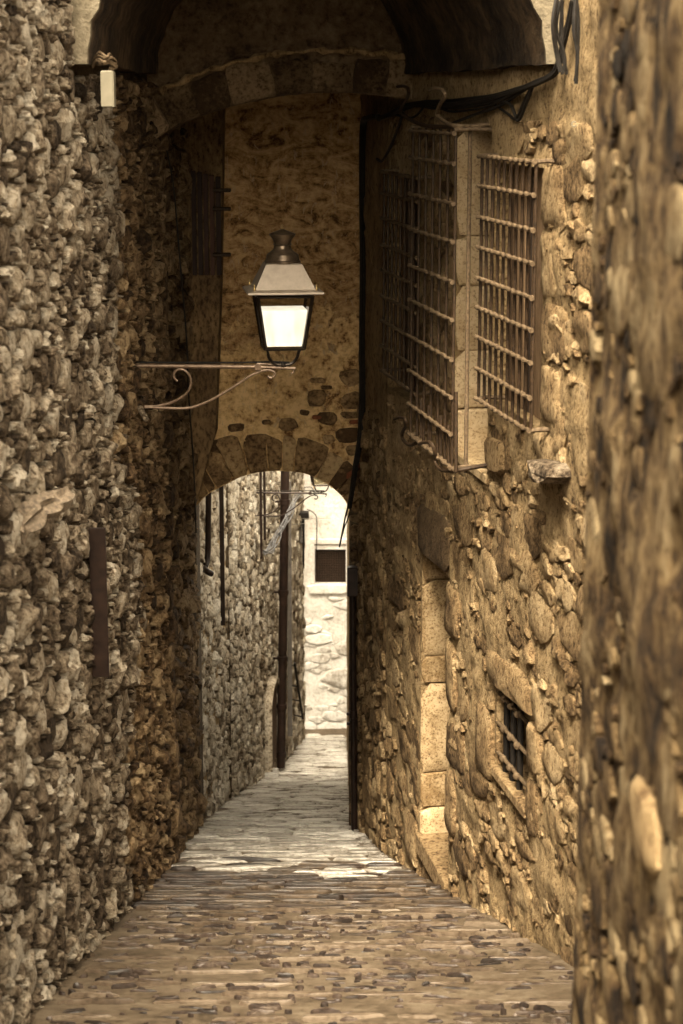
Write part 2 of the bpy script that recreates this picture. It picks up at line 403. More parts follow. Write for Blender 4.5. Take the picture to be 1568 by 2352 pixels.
class Frame:
    def __init__(s, p0, p1, side):
        s.p0 = Vector((*p0, 0)); s.t = (Vector((*p1, 0)) - s.p0); s.L = s.t.length; s.t.normalize()
        s.n = Vector((s.t.y, -s.t.x, 0)) * side       # side +1: faces +X when the wall runs along +Y
        s.side = side
    def __call__(s, u, v, h): return s.p0 + s.t * u + s.n * h + Vector((0, 0, v))
    def px(s, px, py, off=0.):
        p = on_plane(px, py, s.p0 + s.n * off, s.n); d = p - s.p0
        return d.dot(s.t), p.z
    def u_of(s, Y): return (Y - s.p0.y) / s.t.y
def fbm(p, o=4):
    return mn.fractal(p, .9, 2.1, o)
def core(fr, name, u0, u1, ztop, mat, label, cat, step=.07, amp=.02, holes=(), fine=None, thick=.5, zlow=None, rec=0.):
    """the wall's own body: an uneven front sheet with openings, thickness, back and ends"""
    zl = zlow if zlow is not None else min(floor_z(fr(u0, 0, 0).y), floor_z(fr(u1, 0, 0).y)) - .3
    f0, f1 = fine or (u0, u1); ztf = min(ztop, 1.6)
    us = list(np.arange(f0, f1, step)) + [f1]
    if f0 > u0: us = [u0] + us
    if f1 < u1: us.append(u1)
    vsl = list(np.arange(zl, ztf, step)) + [ztf]
    if ztop > ztf: vsl.append(ztop)
    for (a, b, c, d, dep) in holes: us += [a, b]; vsl += [c, d]
    def uniq(l):
        l = sorted(l); o = [l[0]]
        for q in l[1:]:
            if q - o[-1] > 1e-4: o.append(q)
        return o
    us = uniq(us); vsl = uniq(vsl)
    vs = []; idx = {}; tint = []
    for i, u in enumerate(us):
        for j, v in enumerate(vsl):
            p = fr(u, v, 0); h = amp * fbm(p * 2.2) + amp * .6 * fbm(p * 9, 2) - rec
            if i in (0, len(us) - 1) or j in (0, len(vsl) - 1): h = 0
            if any(a - .02 < u < b + .02 and c - .02 < v < d + .02 for (a, b, c, d, _) in holes): h = 0
            idx[i, j] = len(vs); vs.append(p + fr.n * h); tint.append(.5)
    f = []
    for i in range(len(us) - 1):
        for j in range(len(vsl) - 1):
            um = (us[i] + us[i + 1]) / 2; vm = (vsl[j] + vsl[j + 1]) / 2
            if any(a < um < b and c < vm < d for (a, b, c, d, _) in holes): continue
            q = (idx[i, j], idx[i, j + 1], idx[i + 1, j + 1], idx[i + 1, j]); f.append(q if fr.side > 0 else q[::-1])
    def quad(a, b, c, d):
        n = len(vs); vs.extend([a, b, c, d]); f.append((n, n + 1, n + 2, n + 3)); tint.extend([.5] * 4)
    T = thick
    quad(fr(u0, zl, -T), fr(u1, zl, -T), fr(u1, ztop, -T), fr(u0, ztop, -T))
    quad(fr(u0, zl, 0), fr(u0, ztop, 0), fr(u0, ztop, -T), fr(u0, zl, -T))
    quad(fr(u1, zl, 0), fr(u1, zl, -T), fr(u1, ztop, -T), fr(u1, ztop, 0))
    quad(fr(u0, ztop, 0), fr(u1, ztop, 0), fr(u1, ztop, -T), fr(u0, ztop, -T))
    for (a, b, c, d, dep) in holes:
        D = -dep
        quad(fr(a, c, 0), fr(a, d, 0), fr(a, d, D), fr(a, c, D)); quad(fr(b, c, 0), fr(b, c, D), fr(b, d, D), fr(b, d, 0))
        quad(fr(a, c, 0), fr(a, c, D), fr(b, c, D), fr(b, c, 0)); quad(fr(a, d, 0), fr(b, d, 0), fr(b, d, D), fr(a, d, D))
        quad(fr(a, c, D), fr(a, d, D), fr(b, d, D), fr(b, c, D))
    um = (max(u0, 0) + u1) / 2; b = fr(um, 0, -T / 2); b.z = floor_z(b.y)
    o = new_obj(name, vs, f, mat, None, b, True, tint)
    o.data.set_sharp_from_angle(angle=R(50))
    return tag(o, label, cat)
def rubble(parent, fr, u0, u1, v0f, v1, radii, aspect, seed, mat, h=(.02, .05), gap=.008, dome=.6, m=9, rough=.14, tilt=.3,
           holes=(), tints=(.1, .9), limit=290, sizefn=None, hfn=None, vmaxf=None, keep=None, rc=.2, rest='rubble_stones', prob=1., name='stone', extra=0):
    g = random.Random(seed + 5)
    vmin = min(v0f(u0), v0f(u1))
    items = []
    for (s, p) in cells(u0, u1, vmin, v1, radii, aspect, seed, sizefn):
        if keep and not keep(s[0], s[1]): continue
        if s[1] < v0f(s[0]) or (vmaxf and s[1] > vmaxf(s[0])): continue
        for (a, b, c) in ((-1, 0, -u0), (1, 0, u1), (0, 1, v1)): p = clip(p, a, b, c) if len(p) > 2 else p
        if any(a < s[0] < b and c < s[1] < d for (a, b, c, d, *_) in holes): continue
        if g.random() > prob: continue
        for (a, b, c, d, *_) in holes:
            if len(p) < 3: break
            if max(q[0] for q in p) > a and min(q[0] for q in p) < b and max(q[1] for q in p) > c and min(q[1] for q in p) < d:
                e = [(a - s[0], 1, 0, a), (s[0] - b, -1, 0, -b), (c - s[1], 0, 1, c), (s[1] - d, 0, -1, -d)]
                _, A, B, C = max(e); p = clip(p, A, B, C)
        if len(p) < 3: continue
        ar = area(p)
        if ar < 8e-4: continue
        hh = g.uniform(*h) * (1 + .5 * min(1, ar / .04))
        if hfn: hh *= hfn(s[0], s[1])
        v, f = stone(p, fr, hh, gap, m, rc, dome * g.uniform(.7, 1.2), g, .03, rough, tilt, extra)
        items.append((v, f, g.uniform(*tints), shown(fr(s[0], s[1], 0), ar)))
    put_stones(parent, items, mat, limit=limit, flip=(fr.side < 0) ^ True, rest=rest, name=name)

# ================================================================ SETTING
XL = lambda Y: np.interp(Y, [-8, 8.5, 13.0, 13.4, 13.41, 15.7, 18.6, 23.2, 29.5, 40], [-1.40, -1.36, -1.24, -1.22, -1.30, -1.24, -1.13, -.75, -.62, -.6])
XR = lambda Y: np.interp(Y, [-8, 5.0, 5.01, 7.5, 13.75, 15.6, 16, 30], [.62, .62, 1.5, 1.41, .335, .15, .12, .10])

# ---- ground
us = np.concatenate([[-40, -12, -4], np.arange(-1.7, 1.9, .06), [4, 12, 40]])
ys = np.concatenate([[-40, -8, 0, 4], np.arange(5.5, 31.5, .09), [40, 80]])
gv = []; gf = []
for y in ys:
    for x in us:
        z = floor_z(y)
        if -2 < x < 2 and 5 < y < 31:
            p = Vector((x, y, 0)); z += .016 * fbm(p * 1.6) + .006 * fbm(p * 9, 2)
        gv.append((x, y, z))
n = len(us)
for j in range(len(ys) - 1):
    for i in range(n - 1): gf.append((j * n + i, j * n + i + 1, (j + 1) * n + i + 1, (j + 1) * n + i))
pav = new_obj('pavement', gv, gf, M['pave'], None, Vector((0, 9, 0)), tint=.5, kind='structure')

def floor_fr(u, v, h): return Vector((u, v, floor_z(v) + h))
g = random.Random(3)
items = []
def fstone(x0, x1, y, dep, h, tints, key, m=9, dome=.35, skew=.012, sharp=.0):
    a = g.uniform(-skew, skew); b = g.uniform(-skew, skew); d0 = dep / 2
    poly = [(x0, y - d0 + a), (x1, y - d0 + b), (x1, y + d0 * g.uniform(.7, 1.1) + b), (x0, y + d0 * g.uniform(.7, 1.1) + a)]
    v, f = stone(poly, floor_fr, h, .003, m, .25, dome, g, .012, .10, .15)
    items.append((key, (v, f, g.uniform(*tints), shown(Vector(((x0 + x1) / 2, y, floor_z(y))), (x1 - x0) * dep / y))))
y = 6.2
nextedge = 6.3
while y < 30.1:
    l, r = float(XL(y)) + .02, float(XR(y)) - .02
    if y < 10.9:
        if y > nextedge:                                       # a run of long thin stones set on edge right across
            x = l + g.uniform(0, .15)
            while x < r - .05:
                L = g.uniform(.18, .62)
                if g.random() < .86: fstone(x, min(x + L, r), y + g.uniform(-.014, .014), g.uniform(.03, .06), g.uniform(.010, .028), (.15, .9), 'edge', 11, .2)
                x += L + g.uniform(.004, .03)
            nextedge = y + g.uniform(.15, .34) * (1 if y < 9.5 else .6); y += .05
        else:                                                  # lens shaped pebbles set on edge, scattered in the mortar
            nn = int((r - l) * (5.5 if y < 9.4 else 7))
            for _ in range(nn):
                L = .035 + .15 * g.random() ** 2.2; x = g.uniform(l + .05, r - L - .03); dp = min(L * .6, g.uniform(.014, .045))
                yy = y + g.uniform(-.035, .035); tw = g.uniform(-.18, .18) * L
                poly = [(x, yy - tw), (x + L * .3, yy - dp * .5 - tw * .4), (x + L * .7, yy - dp * .45 + tw * .4), (x + L, yy + tw), (x + L * .66, yy + dp * .5 + tw * .3), (x + L * .3, yy + dp * .45 - tw * .4)]
                v, f = stone(poly, floor_fr, g.uniform(.006, .022), .001, 9, .15, .6, g, .012, .12, .3)
                items.append(('cob', (v, f, g.uniform(0, .8), shown(Vector((x, yy, floor_z(yy))), L * dp / yy))))
            y += g.uniform(.055, .075)
    else:
        x = l + g.uniform(-.1, .1); dep = g.uniform(.07, .13); rough_ = 1 if y < 16 else .7
        ph = g.uniform(0, 9)
        while x < r:
            L = g.uniform(.14, .55); a, b = max(x, l), min(x + L, r)
            if b - a > .04:
                fstone(a, b, y + .02 * math.sin(a * 2 + ph) + g.uniform(-.008, .008), dep - .012, g.uniform(.006, .034) * rough_, (.0, .4) if y < 14.6 else (.1, .95), ('slab' if y > 13.4 or g.random() < (y - 12.2) / 1.4 else ('cob' if g.random() < .5 else 'edge')), 9, .25)  # dark stones in this stretch hold the vault's shade in their colour
            x += L
        y += dep
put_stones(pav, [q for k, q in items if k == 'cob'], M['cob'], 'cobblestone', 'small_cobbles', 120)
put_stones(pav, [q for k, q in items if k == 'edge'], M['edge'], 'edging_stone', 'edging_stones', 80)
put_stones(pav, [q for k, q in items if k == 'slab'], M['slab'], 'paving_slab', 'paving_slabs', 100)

# ---- left near wall
TOP = 1.35
f1 = Frame((-1.40, -8), (-1.36, 8.0), 1)
class Bent(Frame): pass
frA = Frame((-1.39, 5.0), (-1.22, 13.4), 1)
wl = core(frA, 'rubble_wall', -7, frA.L, TOP, M['left_mortar'], 'tall wall of rough grey fist sized rubble along the left side of the alley', 'wall', .08, .025, fine=(0, frA.L), rec=.03)
def left_h(u, v): return 1.0
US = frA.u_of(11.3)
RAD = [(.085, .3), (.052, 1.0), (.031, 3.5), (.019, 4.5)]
def grey_zone(u, v): return u + .9 * mn.noise(Vector((u * .7, v * .8, 4))) + .5 * mn.noise(Vector((u * 5, v * 5, 9))) < US - .05 * (v + 2.5)  # true for grey stones; the ochre ones beyond also hold vault shade in colour
vm = lambda u: 1.3 if frA(u, 0, 0).y < 9.75 else .12
fz = lambda u: floor_z(frA(u, 0, 0).y) - .04
rubble(wl, frA, .2, frA.L - .12, fz, 1.3, RAD, 1.6, 11, M["left_stone"], (.005, .026), .010, .9, 10, .28, .8, limit=200, extra=1, vmaxf=vm, keep=grey_zone)
rubble(wl, frA, .2, frA.L - .12, fz, 1.3, RAD, 1.6, 11, M['pier_stone'], (.006, .032), .010, .9, 10, .28, .8, limit=90, extra=1, vmaxf=vm, keep=lambda u, v: not grey_zone(u, v))
# quoins at the end of the left wall
g = random.Random(21); items = []
z = floor_z(13.4)
while z < -.3:
    hgt = g.uniform(.09, .24); q = frA.L
    wd = g.uniform(.1, .3)
    v, f = stone([(q - wd, z), (q + .02, z), (q + .02, z + hgt), (q - wd, z + hgt)], frA, g.uniform(.02, .07), .006, 10, .15, .4, g, .05, .12, .15)
    items.append((v, f, g.uniform(.1, .6), 1)); z += hgt
put_stones(wl, items, M['pier_stone'], 'quoin_stone', limit=60)

# ---- recessed left wall inside the passage
frB = Frame((-1.30, 13.41), (-1.24, 15.55), 1)
wb = core(frB, 'rubble_wall', 0, frB.L, TOP, M['left_mortar'], 'dark recessed rubble wall on the left inside the arched passage', 'wall', .07, .03)
rubble(wb, frB, 0.02, frB.L, lambda u: floor_z(frB(u, 0, 0).y) - .04, 0.0, [(.09, .6), (.055, 3), (.035, 5)], 1.4, 12, M['pier_stone'], (.03, .07), .007, .7, limit=120)

# ---- far left walls
def far_wall(p0, p1, label, seed, name='rubble_wall', mat='far_stone', limit=200, rad=None, prob=1., h=(.012, .034), mort='left_mortar', tints=(.1, .95), **k):
    fr = Frame(p0, p1, 1)
    o = core(fr, name, 0, fr.L, -2.5, M[mort], label, 'wall', .09, .02, zlow=min(floor_z(p0[1]), floor_z(p1[1])) - .3)
    rubble(o, fr, 0.0, fr.L - .02, lambda u: floor_z(fr(u, 0, 0).y) - .04, -1.2, rad or [(.08, .5), (.048, 3), (.03, 5)], 1.5, seed, M[mat], h, .007, .65,
           limit=limit, prob=prob, tints=tints, rc=.12, **k)
    return o, fr
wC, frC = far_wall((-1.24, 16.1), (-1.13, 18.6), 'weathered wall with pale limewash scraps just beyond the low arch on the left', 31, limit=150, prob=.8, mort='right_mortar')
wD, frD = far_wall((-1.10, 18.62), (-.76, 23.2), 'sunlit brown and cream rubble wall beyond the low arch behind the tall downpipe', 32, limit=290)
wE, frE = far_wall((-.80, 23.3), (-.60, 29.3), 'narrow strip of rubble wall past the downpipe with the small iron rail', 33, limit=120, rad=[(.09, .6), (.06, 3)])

# ---- end wall, facing the camera
frF = Frame((-6, 30.4), (3, 30.4), 1)     # n = (0,-1,0)
YF = 30.4
def fpx(px, py): p = at(px, py, YF); return p.x + 6, p.z
a0, b1 = fpx(723, 1340); a1, b0 = fpx(794, 1262)
hole = (a0, a1, b1, b0, .22)
we = core(frF, 'limewashed_wall', 0, frF.L, -2.6, M['white_mortar'], 'pale limewashed stone wall closing the far end of the alley', 'wall', .10, .02, holes=[hole], fine=(4.6, 7.2), zlow=-10.4)
zs_ = fpx(750, 1365)[1]
rubble(we, frF, 4.7, 7.1, lambda u: floor_z(30) + .02, zs_ - .03, [(.16, .4), (.09, 2), (.055, 5), (.035, 4)], 2.4, 41, M['white_stone'], (.006, .035), .004, .3, extra=1, rc=.1, prob=.8, limit=120, tints=(.2, .9), rough=.16)
# window surround, sill, mesh
w0, s0 = fpx(704, 1362); w1, s1 = fpx(803, 1341)
v, f = stone([(w0, s0), (w1, s0), (w1, s1), (w0, s1)], frF, .07, .001, 12, .04, .1, rnd, .02, .02, .02)
new_obj('window_sill', v, [q[::-1] for q in f], M['white_mortar'], we, tint=.6)
mb = MB()
for (x0, y0, x1, y1) in ((712, 1250, 722, 1341), (795, 1250, 803, 1341), (712, 1238, 803, 1250)):
    p = at(x0, y0, YF - .03); q = at(x1, y1, YF - .03)
    mb.box(((p.x + q.x) / 2, YF - .01, (p.z + q.z) / 2), abs(p.x - q.x), .05, abs(p.z - q.z), bev=.008)
fw = mb.build('window_surround', M['white_mortar'], we)
mb = MB(); c = frF((a0 + a1) / 2, (b0 + b1) / 2, -.10)
mb.box(c, a1 - a0, .02, b0 - b1); sh = mb.build('window_board', M['pipe'], we)
mb = MB()
for k in range(13):
    u = a0 + (a1 - a0) * (k + .5) / 13; mb.tube([frF(u, b1, -.04), frF(u, b0, -.04)], .0035, 5)
for k in range(14):
    v_ = b1 + (b0 - b1) * (k + .5) / 14; mb.tube([frF(a0, v_, -.037), frF(a1, v_, -.037)], .0035, 5)
mb.build('window_mesh', M['iron'], we)

# ---- far right wall, seen edge on
frG = Frame((.075, 16.1), (.085, 29.5), -1)
wg = core(frG, 'rendered_wall', 0, frG.L, -4.2, M['right_mortar'], 'ochre wall seen edge on at the right beyond the low arch', 'wall', .15, .01)

# ---- right wall with the grilles
frR = Frame((1.41, 7.5), (.335, 13.75), -1)
def rp(px, py, off=0.): return frR.px(px, py, off)
def hole_px(xl, xr, yt, yb, dep):      # far edge xl, near edge xr, heights measured at the near edge
    ua, _ = rp(xl, yb); ub, zb = rp(xr, yb); _, zt = rp(xr, yt)
    return (min(ua, ub), max(ua, ub), zb, zt, dep)
H_mid = hole_px(1040, 1118, 292, 1100, .40)
H_right = hole_px(1128, 1240, 385, 985, .16)
H_left = hole_px(890, 962, 405, 940, .16)
H_door = hole_px(962, 1028, 1322, 2062, .36)
H_small = hole_px(1136, 1212, 1635, 1868, .34)
holes = [H_mid, H_right, H_left, H_door, H_small]
wr = core(frR, 'rubble_wall', 0, frR.L, TOP, M['right_mortar'], 'honey coloured flaky stone wall on the right with three iron grilled windows', 'wall', .035, .022, holes=holes)
grow = [(a - .04, b + .04, c - .04, d + .06) for (a, b, c, d, _) in holes]
rubble(wr, frR, .8, frR.L, lambda u: floor_z(frR(u, 0, 0).y) - .04, -.1,
       [(.11, .35), (.06, 1.6), (.035, 3.5), (.021, 4)], 2.2, 51, M['right_stone'], (.003, .013), .003, .2, 10, .36, 1.2,
       holes=grow, limit=230, prob=.74, extra=1, rc=.1)

# ---- rendered strip between the right wall and the plaster wall
frS = Frame((.335, 13.752), (.15, 15.6), -1)
ws = core(frS, 'rendered_wall', 0, frS.L, 1.0, M['strip'], 'narrow pitted ochre wall strip beside the black cable bundle', 'wall', .04, .03)
rubble(ws, frS, 0.02, frS.L - .05, lambda u: floor_z(frS(u, 0, 0).y) - .04, -2.3, [(.07, 1), (.04, 4)], 1.6, 52, M['right_stone'], (.008, .03), .007, .4, limit=70, prob=.8)

# ---- near right wall, out of focus, with its far corner
frN = Frame((.637, -1), (.637, 5.0), -1)
wn = core(frN, 'rubble_wall', 0, frN.L, TOP, M['near_stone'], 'out of focus ochre stone wall very close at the right edge', 'wall', .06, .03, fine=(3.6, 6), thick=1.0)
rubble(wn, frN, 3.5, frN.L, lambda u: -3.2, .6, [(.08, .2), (.045, 1), (.028, 3), (.016, 4)], 1.8, 61, M['near_stone'], (.001, .005), .004, .3, 9, .25, .8, prob=.5, limit=120, tints=(.0, 1.0))
u_, z_ = frN.px(1442, 1895, .05)
v, f = stone([(u_ - .17, z_ - .07), (u_ + .1, z_ - .09), (u_ + .2, z_), (u_ + .12, z_ + .08), (u_ - .12, z_ + .07)], frN, .03, .002, 14, .2, .6, rnd, .02, .05, .1, 1)
o = new_obj('stone', v, f, M['strip'], wn, tint=.9); o['label'] = 'large smooth pale stone'

# ---- vault, tympanum, passage roof and the low arch wall
def arch_body(name, Y0, Y1, c0, c1, top, mat, label, cat, amp=.02, nv=26, back=True, front=True, soff=None):
    """c0/c1: list of (X, Z) intrados points at Y0 and Y1, same length"""
    vs = []; f = []; tint = []
    def grid(fn, a, b, flip):
        s = len(vs)
        for i in range(a):
            for j in range(b): vs.append(fn(i, j)); tint.append(.5)
        for i in range(a - 1):
            for j in range(b - 1):
                q = (s + i * b + j, s + i * b + j + 1, s + (i + 1) * b + j + 1, s + (i + 1) * b + j)
                f.append(q[::-1] if flip else q)
    N = len(c0)
    def fr_(Y, c, sg):
        def fn(i, j):
            t = (j / (nv - 1)) ** 1.0; X, Z = c[i]; z = Z + (top - Z) * t
            p = Vector((X, Y, z)); h = 0 if j in (0, nv - 1) else amp * fbm(p * 2.0) + amp * .5 * fbm(p * 7, 2)
            return Vector((X, Y - sg * h, z))
        return fn
    grid(fr_(Y0, c0, 1), N, nv, True)
    if back: grid(fr_(Y1, c1, -1), N, nv, False)
    ns = max(3, int((Y1 - Y0) / .12))
    def sf(i, j):
        t = j / (ns - 1); X = c0[i][0] * (1 - t) + c1[i][0] * t; Z = c0[i][1] * (1 - t) + c1[i][1] * t
        p = Vector((X, Y0 + (Y1 - Y0) * t, Z)); h = amp * fbm(p * 2.5) * (0 if j in (0, ns - 1) else 1)
        return p + Vector((0, 0, h))
    grid(sf, N, ns, False)
    s = len(vs)
    for q in ((c0[0][0], Y0), (c0[-1][0], Y0), (c1[-1][0], Y1), (c1[0][0], Y1)): vs.append(Vector((*q, top))); tint.append(.5)
    f.append((s, s + 1, s + 2, s + 3))
    b = Vector(((c0[0][0] + c0[-1][0]) / 2, Y0, c0[0][1]))
    o = new_obj(name, vs, f, mat, None, b, True, tint); o.data.set_sharp_from_angle(angle=R(50)); return tag(o, label, cat)
def ell(cx, a, z0, b, n=41):
    o = []
    for i in range(n):
        th = math.pi * (1 - i / (n - 1)); c, s = math.cos(th), math.sin(th)
        o.append((cx + a * c * (1 + .02 * mn.noise(Vector((i * .9, cx * 9, 1)))), z0 + b * abs(s) * (1 + .05 * mn.noise(Vector((i * .8, cx * 9, 5))))))
    return o
V0 = ell(-.12, 1.10, .17, .85); V1 = ell(-.39, .80, .17, .76)
V0 = [(-1.45, .17)] + V0 + [(1.2, .17)]; V1 = [(-1.45, .17)] + V1 + [(.65, .17)]
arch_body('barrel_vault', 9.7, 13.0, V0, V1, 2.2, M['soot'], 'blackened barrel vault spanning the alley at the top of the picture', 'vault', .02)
mb = MB(); MB.box(mb, (0, 11.35, 2.4), 5, 3.28, .39); 
o = mb.build('house_over_vault', M['spandrel'], None, Vector((0, 11.5, 2.2)), False); tag(o, 'rendered house front carried above the barrel vault', 'building')
# rendered face of the vault, seen at the top corners
fc = []
for i, (X, Z) in enumerate(V0): fc.append((X, Z))
vs = []; f = []
for (X, Z) in fc: vs += [Vector((X, 9.64, Z - .0)), Vector((X * 1.0, 9.64, 2.2)), Vector((X, 9.699, Z)), Vector((X, 9.699, 2.2))]
for i in range(len(fc) - 1):
    a = i * 4; b = a + 4; f += [(a, b, b + 1, a + 1), (a, a + 2, b + 2, b)]
s = len(vs)
o = new_obj('vault_face_render', vs, f, M['spandrel'], bpy.data.objects['barrel_vault'], tint=.5)

def curve_px(pts, Y, n):
    xs = [p[0] for p in pts]; o = []
    pp = smooth_path([Vector((p[0], p[1], 0)) for p in pts], 8)
    X = np.linspace(pts[0][0], pts[-1][0], n); Z = np.interp(X, [q.x for q in pp], [q.y for q in pp])
    return [((q := at(float(a), float(b), Y)).x, q.z) for a, b in zip(X, Z)]
YT = 13.0
ringpx = [(340, 330), (400, 292), (470, 262), (560, 236), (650, 219), (750, 212), (840, 216), (925, 227), (945, 231)]
RC = curve_px(ringpx, YT, 40)
RCb = [(x * 1.0, z) for x, z in RC]
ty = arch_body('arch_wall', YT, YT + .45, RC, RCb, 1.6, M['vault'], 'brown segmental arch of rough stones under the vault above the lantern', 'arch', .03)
# its ring of stones
frT = Frame((0, YT), (5, YT), 1)
def ring_stones(parent, inner, joints, th, fr, mat, h, seed, name='voussoir', gap=.006, rough=.06):
    g = random.Random(seed); items = []
    L = [0]
    for a, b in zip(inner, inner[1:]): L.append(L[-1] + math.hypot(b[0] - a[0], b[1] - a[1]))
    def P_(s):
        x = np.interp(s, L, [q[0] for q in inner]); z = np.interp(s, L, [q[1] for q in inner]); return float(x), float(z)
    def nrm(s):
        a = P_(max(s - .06, 0)); b = P_(min(s + .06, L[-1])); d = math.hypot(b[0] - a[0], b[1] - a[1]); return (-(b[1] - a[1]) / d, (b[0] - a[0]) / d)
    k = 0
    for a, b in zip(joints, joints[1:]):
        s0, s1 = a * L[-1], b * L[-1]; t = th * g.uniform(.72, 1.12)
        q = [P_(s0 + (s1 - s0) * i / 3) for i in range(4)]
        n0, n1 = nrm(s0), nrm(s1)
        poly = [(q[0][0] + n0[0] * .0, q[0][1])] + q[1:] + [(q[3][0] + n1[0] * t, q[3][1] + n1[1] * t * g.uniform(.9, 1.05)), (q[0][0] + n0[0] * t, q[0][1] + n0[1] * t)]
        v, f = stone(poly, fr, g.uniform(*h), gap, 18, .10, .15, g, .02, rough, .25, 1)
        items.append((v, f, g.uniform(.0, 1.0), 1))
    put_stones(parent, items, mat, name, flip=True)
M['topring'] = stone_mat('sooty_arch_stone', [(.07, .042, .02), (.20, .135, .072), (.34, .24, .14)], 16, 1., .06, pits=.7)
ring_stones(ty, RC, [0, .10, .215, .34, .50, .64, .78, .90, 1.0], .27, frT, M['topring'], (.02, .035), 5, gap=.0, rough=.16)
g = random.Random(14); mb = MB(); pts = []
for i, (x_, z_) in enumerate(RC[2:-1]):
    pts.append(Vector((x_, YT - .05 + g.uniform(-.01, .01), z_ + .265 + .02 * mn.noise(Vector((i * .5, 0, 0))) + g.uniform(-.006, .006))))
mb.tube(pts, [g.uniform(.006, .030) for _ in pts], 7); mb.build('mortar_ledge', M['strip'], ty)
# passage roof behind it
mb = MB(); zr = .10
mb.box((-.45, 14.5, zr + .4), 3.2, 2.098, .8)
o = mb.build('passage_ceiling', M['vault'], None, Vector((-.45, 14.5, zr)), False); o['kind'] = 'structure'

YP = 15.6
lowpx = [(385, 1215), (430, 1175), (452, 1160), (478, 1135), (520, 1112), (560, 1093), (610, 1083), (655, 1082), (700, 1088), (740, 1105), (770, 1126), (790, 1146), (803, 1168), (842, 1210)]
LC = curve_px(lowpx, YP, 50)
pw = arch_body('plaster_wall', YP, YP + .4, LC, LC, .62, M['plaster'], 'peeling brown plaster wall behind the lantern with a low stone arch', 'wall', .022, 60)
# jambs under the arch, left and right
frP = Frame((0, YP), (5, YP), 1)
def jamb(xa, xb, ztop, nm, mat):
    mb = MB(); mb.box(((xa + xb) / 2, YP + .2, (ztop - 6.3) / 2), xb - xa, .40, 6.3 + ztop)
    return mb.build(nm, mat, pw, smooth=False)
jl = jamb(-1.7, at(449, 1165, YP).x, at(449, 1165, YP).z + .02, 'jamb', M['left_mortar'])
jr = jamb(at(802, 1168, YP).x, .7, at(802, 1168, YP).z + .02, 'jamb', M['left_mortar'])
rubble(pw, frP, at(395, 1165, YP).x, at(452, 1165, YP).x, lambda u: floor_z(YP) - .03, at(400, 1175, YP).z, [(.07, 1), (.04, 4)], 1.2, 71, M['pier_stone'], (.02, .05), .006, .6, limit=60, name='jamb_stone', rest='jamb_rubble')
rubble(pw, frP, at(801, 1165, YP).x, at(835, 1165, YP).x, lambda u: floor_z(YP) - .03, at(800, 1180, YP).z, [(.07, 1), (.04, 4)], 1.2, 72, M['pier_stone'], (.01, .02), .006, .5, limit=20, name='jamb_stone', rest='jamb_rubble')
# voussoirs of the low arch
ring_stones(pw, LC, [.06, .115, .175, .235, .27, .35, .42, .50, .555, .60, .70, .755, .80, .835, .88, .93, .97], .36, frP, M['ring'], (.015, .035), 8)
# stones showing through the plaster
def pxpoly(pts, fr=frP, Y=YP): return [((q := at(a, b, Y)).x, q.z) for a, b in pts]
patch = [[(706, 900), (722, 893), (750, 897), (748, 925), (735, 935), (706, 932)], [(784, 908), (826, 895), (830, 942), (790, 938), (780, 925)],
         [(726, 948), (772, 945), (776, 970), (760, 978), (730, 970)], [(775, 855), (815, 845), (828, 850), (828, 880), (800, 890), (778, 870)],
         [(770, 985), (826, 980), (826, 1015), (780, 1018), (768, 1005)], [(708, 868), (745, 866), (752, 880), (712, 880)],
         [(640, 962), (672, 958), (690, 980), (660, 992), (640, 985)], [(738, 1000), (765, 998), (772, 1016), (745, 1022)],
         [(688, 940), (712, 944), (708, 955), (688, 952)], [(600, 965), (620, 963), (622, 974), (603, 976)], [(520, 975), (560, 970), (562, 990), (525, 992)],
         [(735, 885), (762, 885), (764, 894), (737, 894)], [(776, 945), (830, 945), (830, 960), (790, 962)], [(790, 1025), (826, 1020), (828, 1040), (800, 1050)],
         [(470, 1015), (520, 1005), (560, 1035), (540, 1045), (480, 1040)], [(560, 1000), (610, 995), (640, 1010), (600, 1022), (565, 1020)]]
items = []; g = random.Random(9)
for p in patch:
    v, f = stone(pxpoly(p), frP, .024, .001, 12, .16, .2, g, .02, .1, .2, 1); items.append((v, f, g.uniform(.0, .6), 1))
put_stones(pw, items, M['ring'], 'stone', flip=True)
items = []
for p in [[(790, 1090), (830, 1060), (832, 1080), (800, 1110)], [(800, 965), (828, 963), (828, 973), (800, 974)], [(715, 955), (738, 953), (740, 962), (716, 963)]]:
    v, f = stone(pxpoly(p), frP, .03, .001, 10, .12, .1, g, .02, .08, .1, 0)
    items.append((v, f, .6, 1))
M['brick'] = stone_mat('red_brick', [(.10, .03, .015), (.2, .065, .03), (.28, .1, .05)], 20, .6, .01)
put_stones(pw, items, M['brick'], 'brick', flip=True)

# ---- plastered pier on the left of the plaster wall, with dark shuttered window
def prism(name, pts, Y0, Y1, mat, label=None, cat=None, parent=None):
    P0 = [at(a, b, Y0) for a, b in pts]; vs = P0 + [Vector((p.x, Y1, p.z)) for p in P0]; k = len(pts)
    f = [tuple(range(k)), tuple(range(2 * k - 1, k - 1, -1))] + [(i, (i + 1) % k, k + (i + 1) % k, k + i)[::-1] for i in range(k)]
    b = Vector(((P0[0].x + P0[2].x) / 2, (Y0 + Y1) / 2, min(p.z for p in P0))) if parent is None else None
    o = new_obj(name, vs, f, mat, parent, b, False, .3)
    if label: tag(o, label, cat)
    return o
pier = prism('plastered_pier', [(395, 245), (512, 245), (506, 640), (499, 860), (494, 1000), (478, 1048), (455, 1140), (430, 1180), (395, 1215)], 15.25, YP - .03, M['strip'],
             'dark plastered pier corbelled out at the upper left of the low arch', 'pier')
sh = empty('wooden_shutter', at(475, 632, 15.2), 'dark reddish wooden shutter high on the left pier under the vault', 'shutter')
xs = [438, 452, 466, 480, 494, 509]
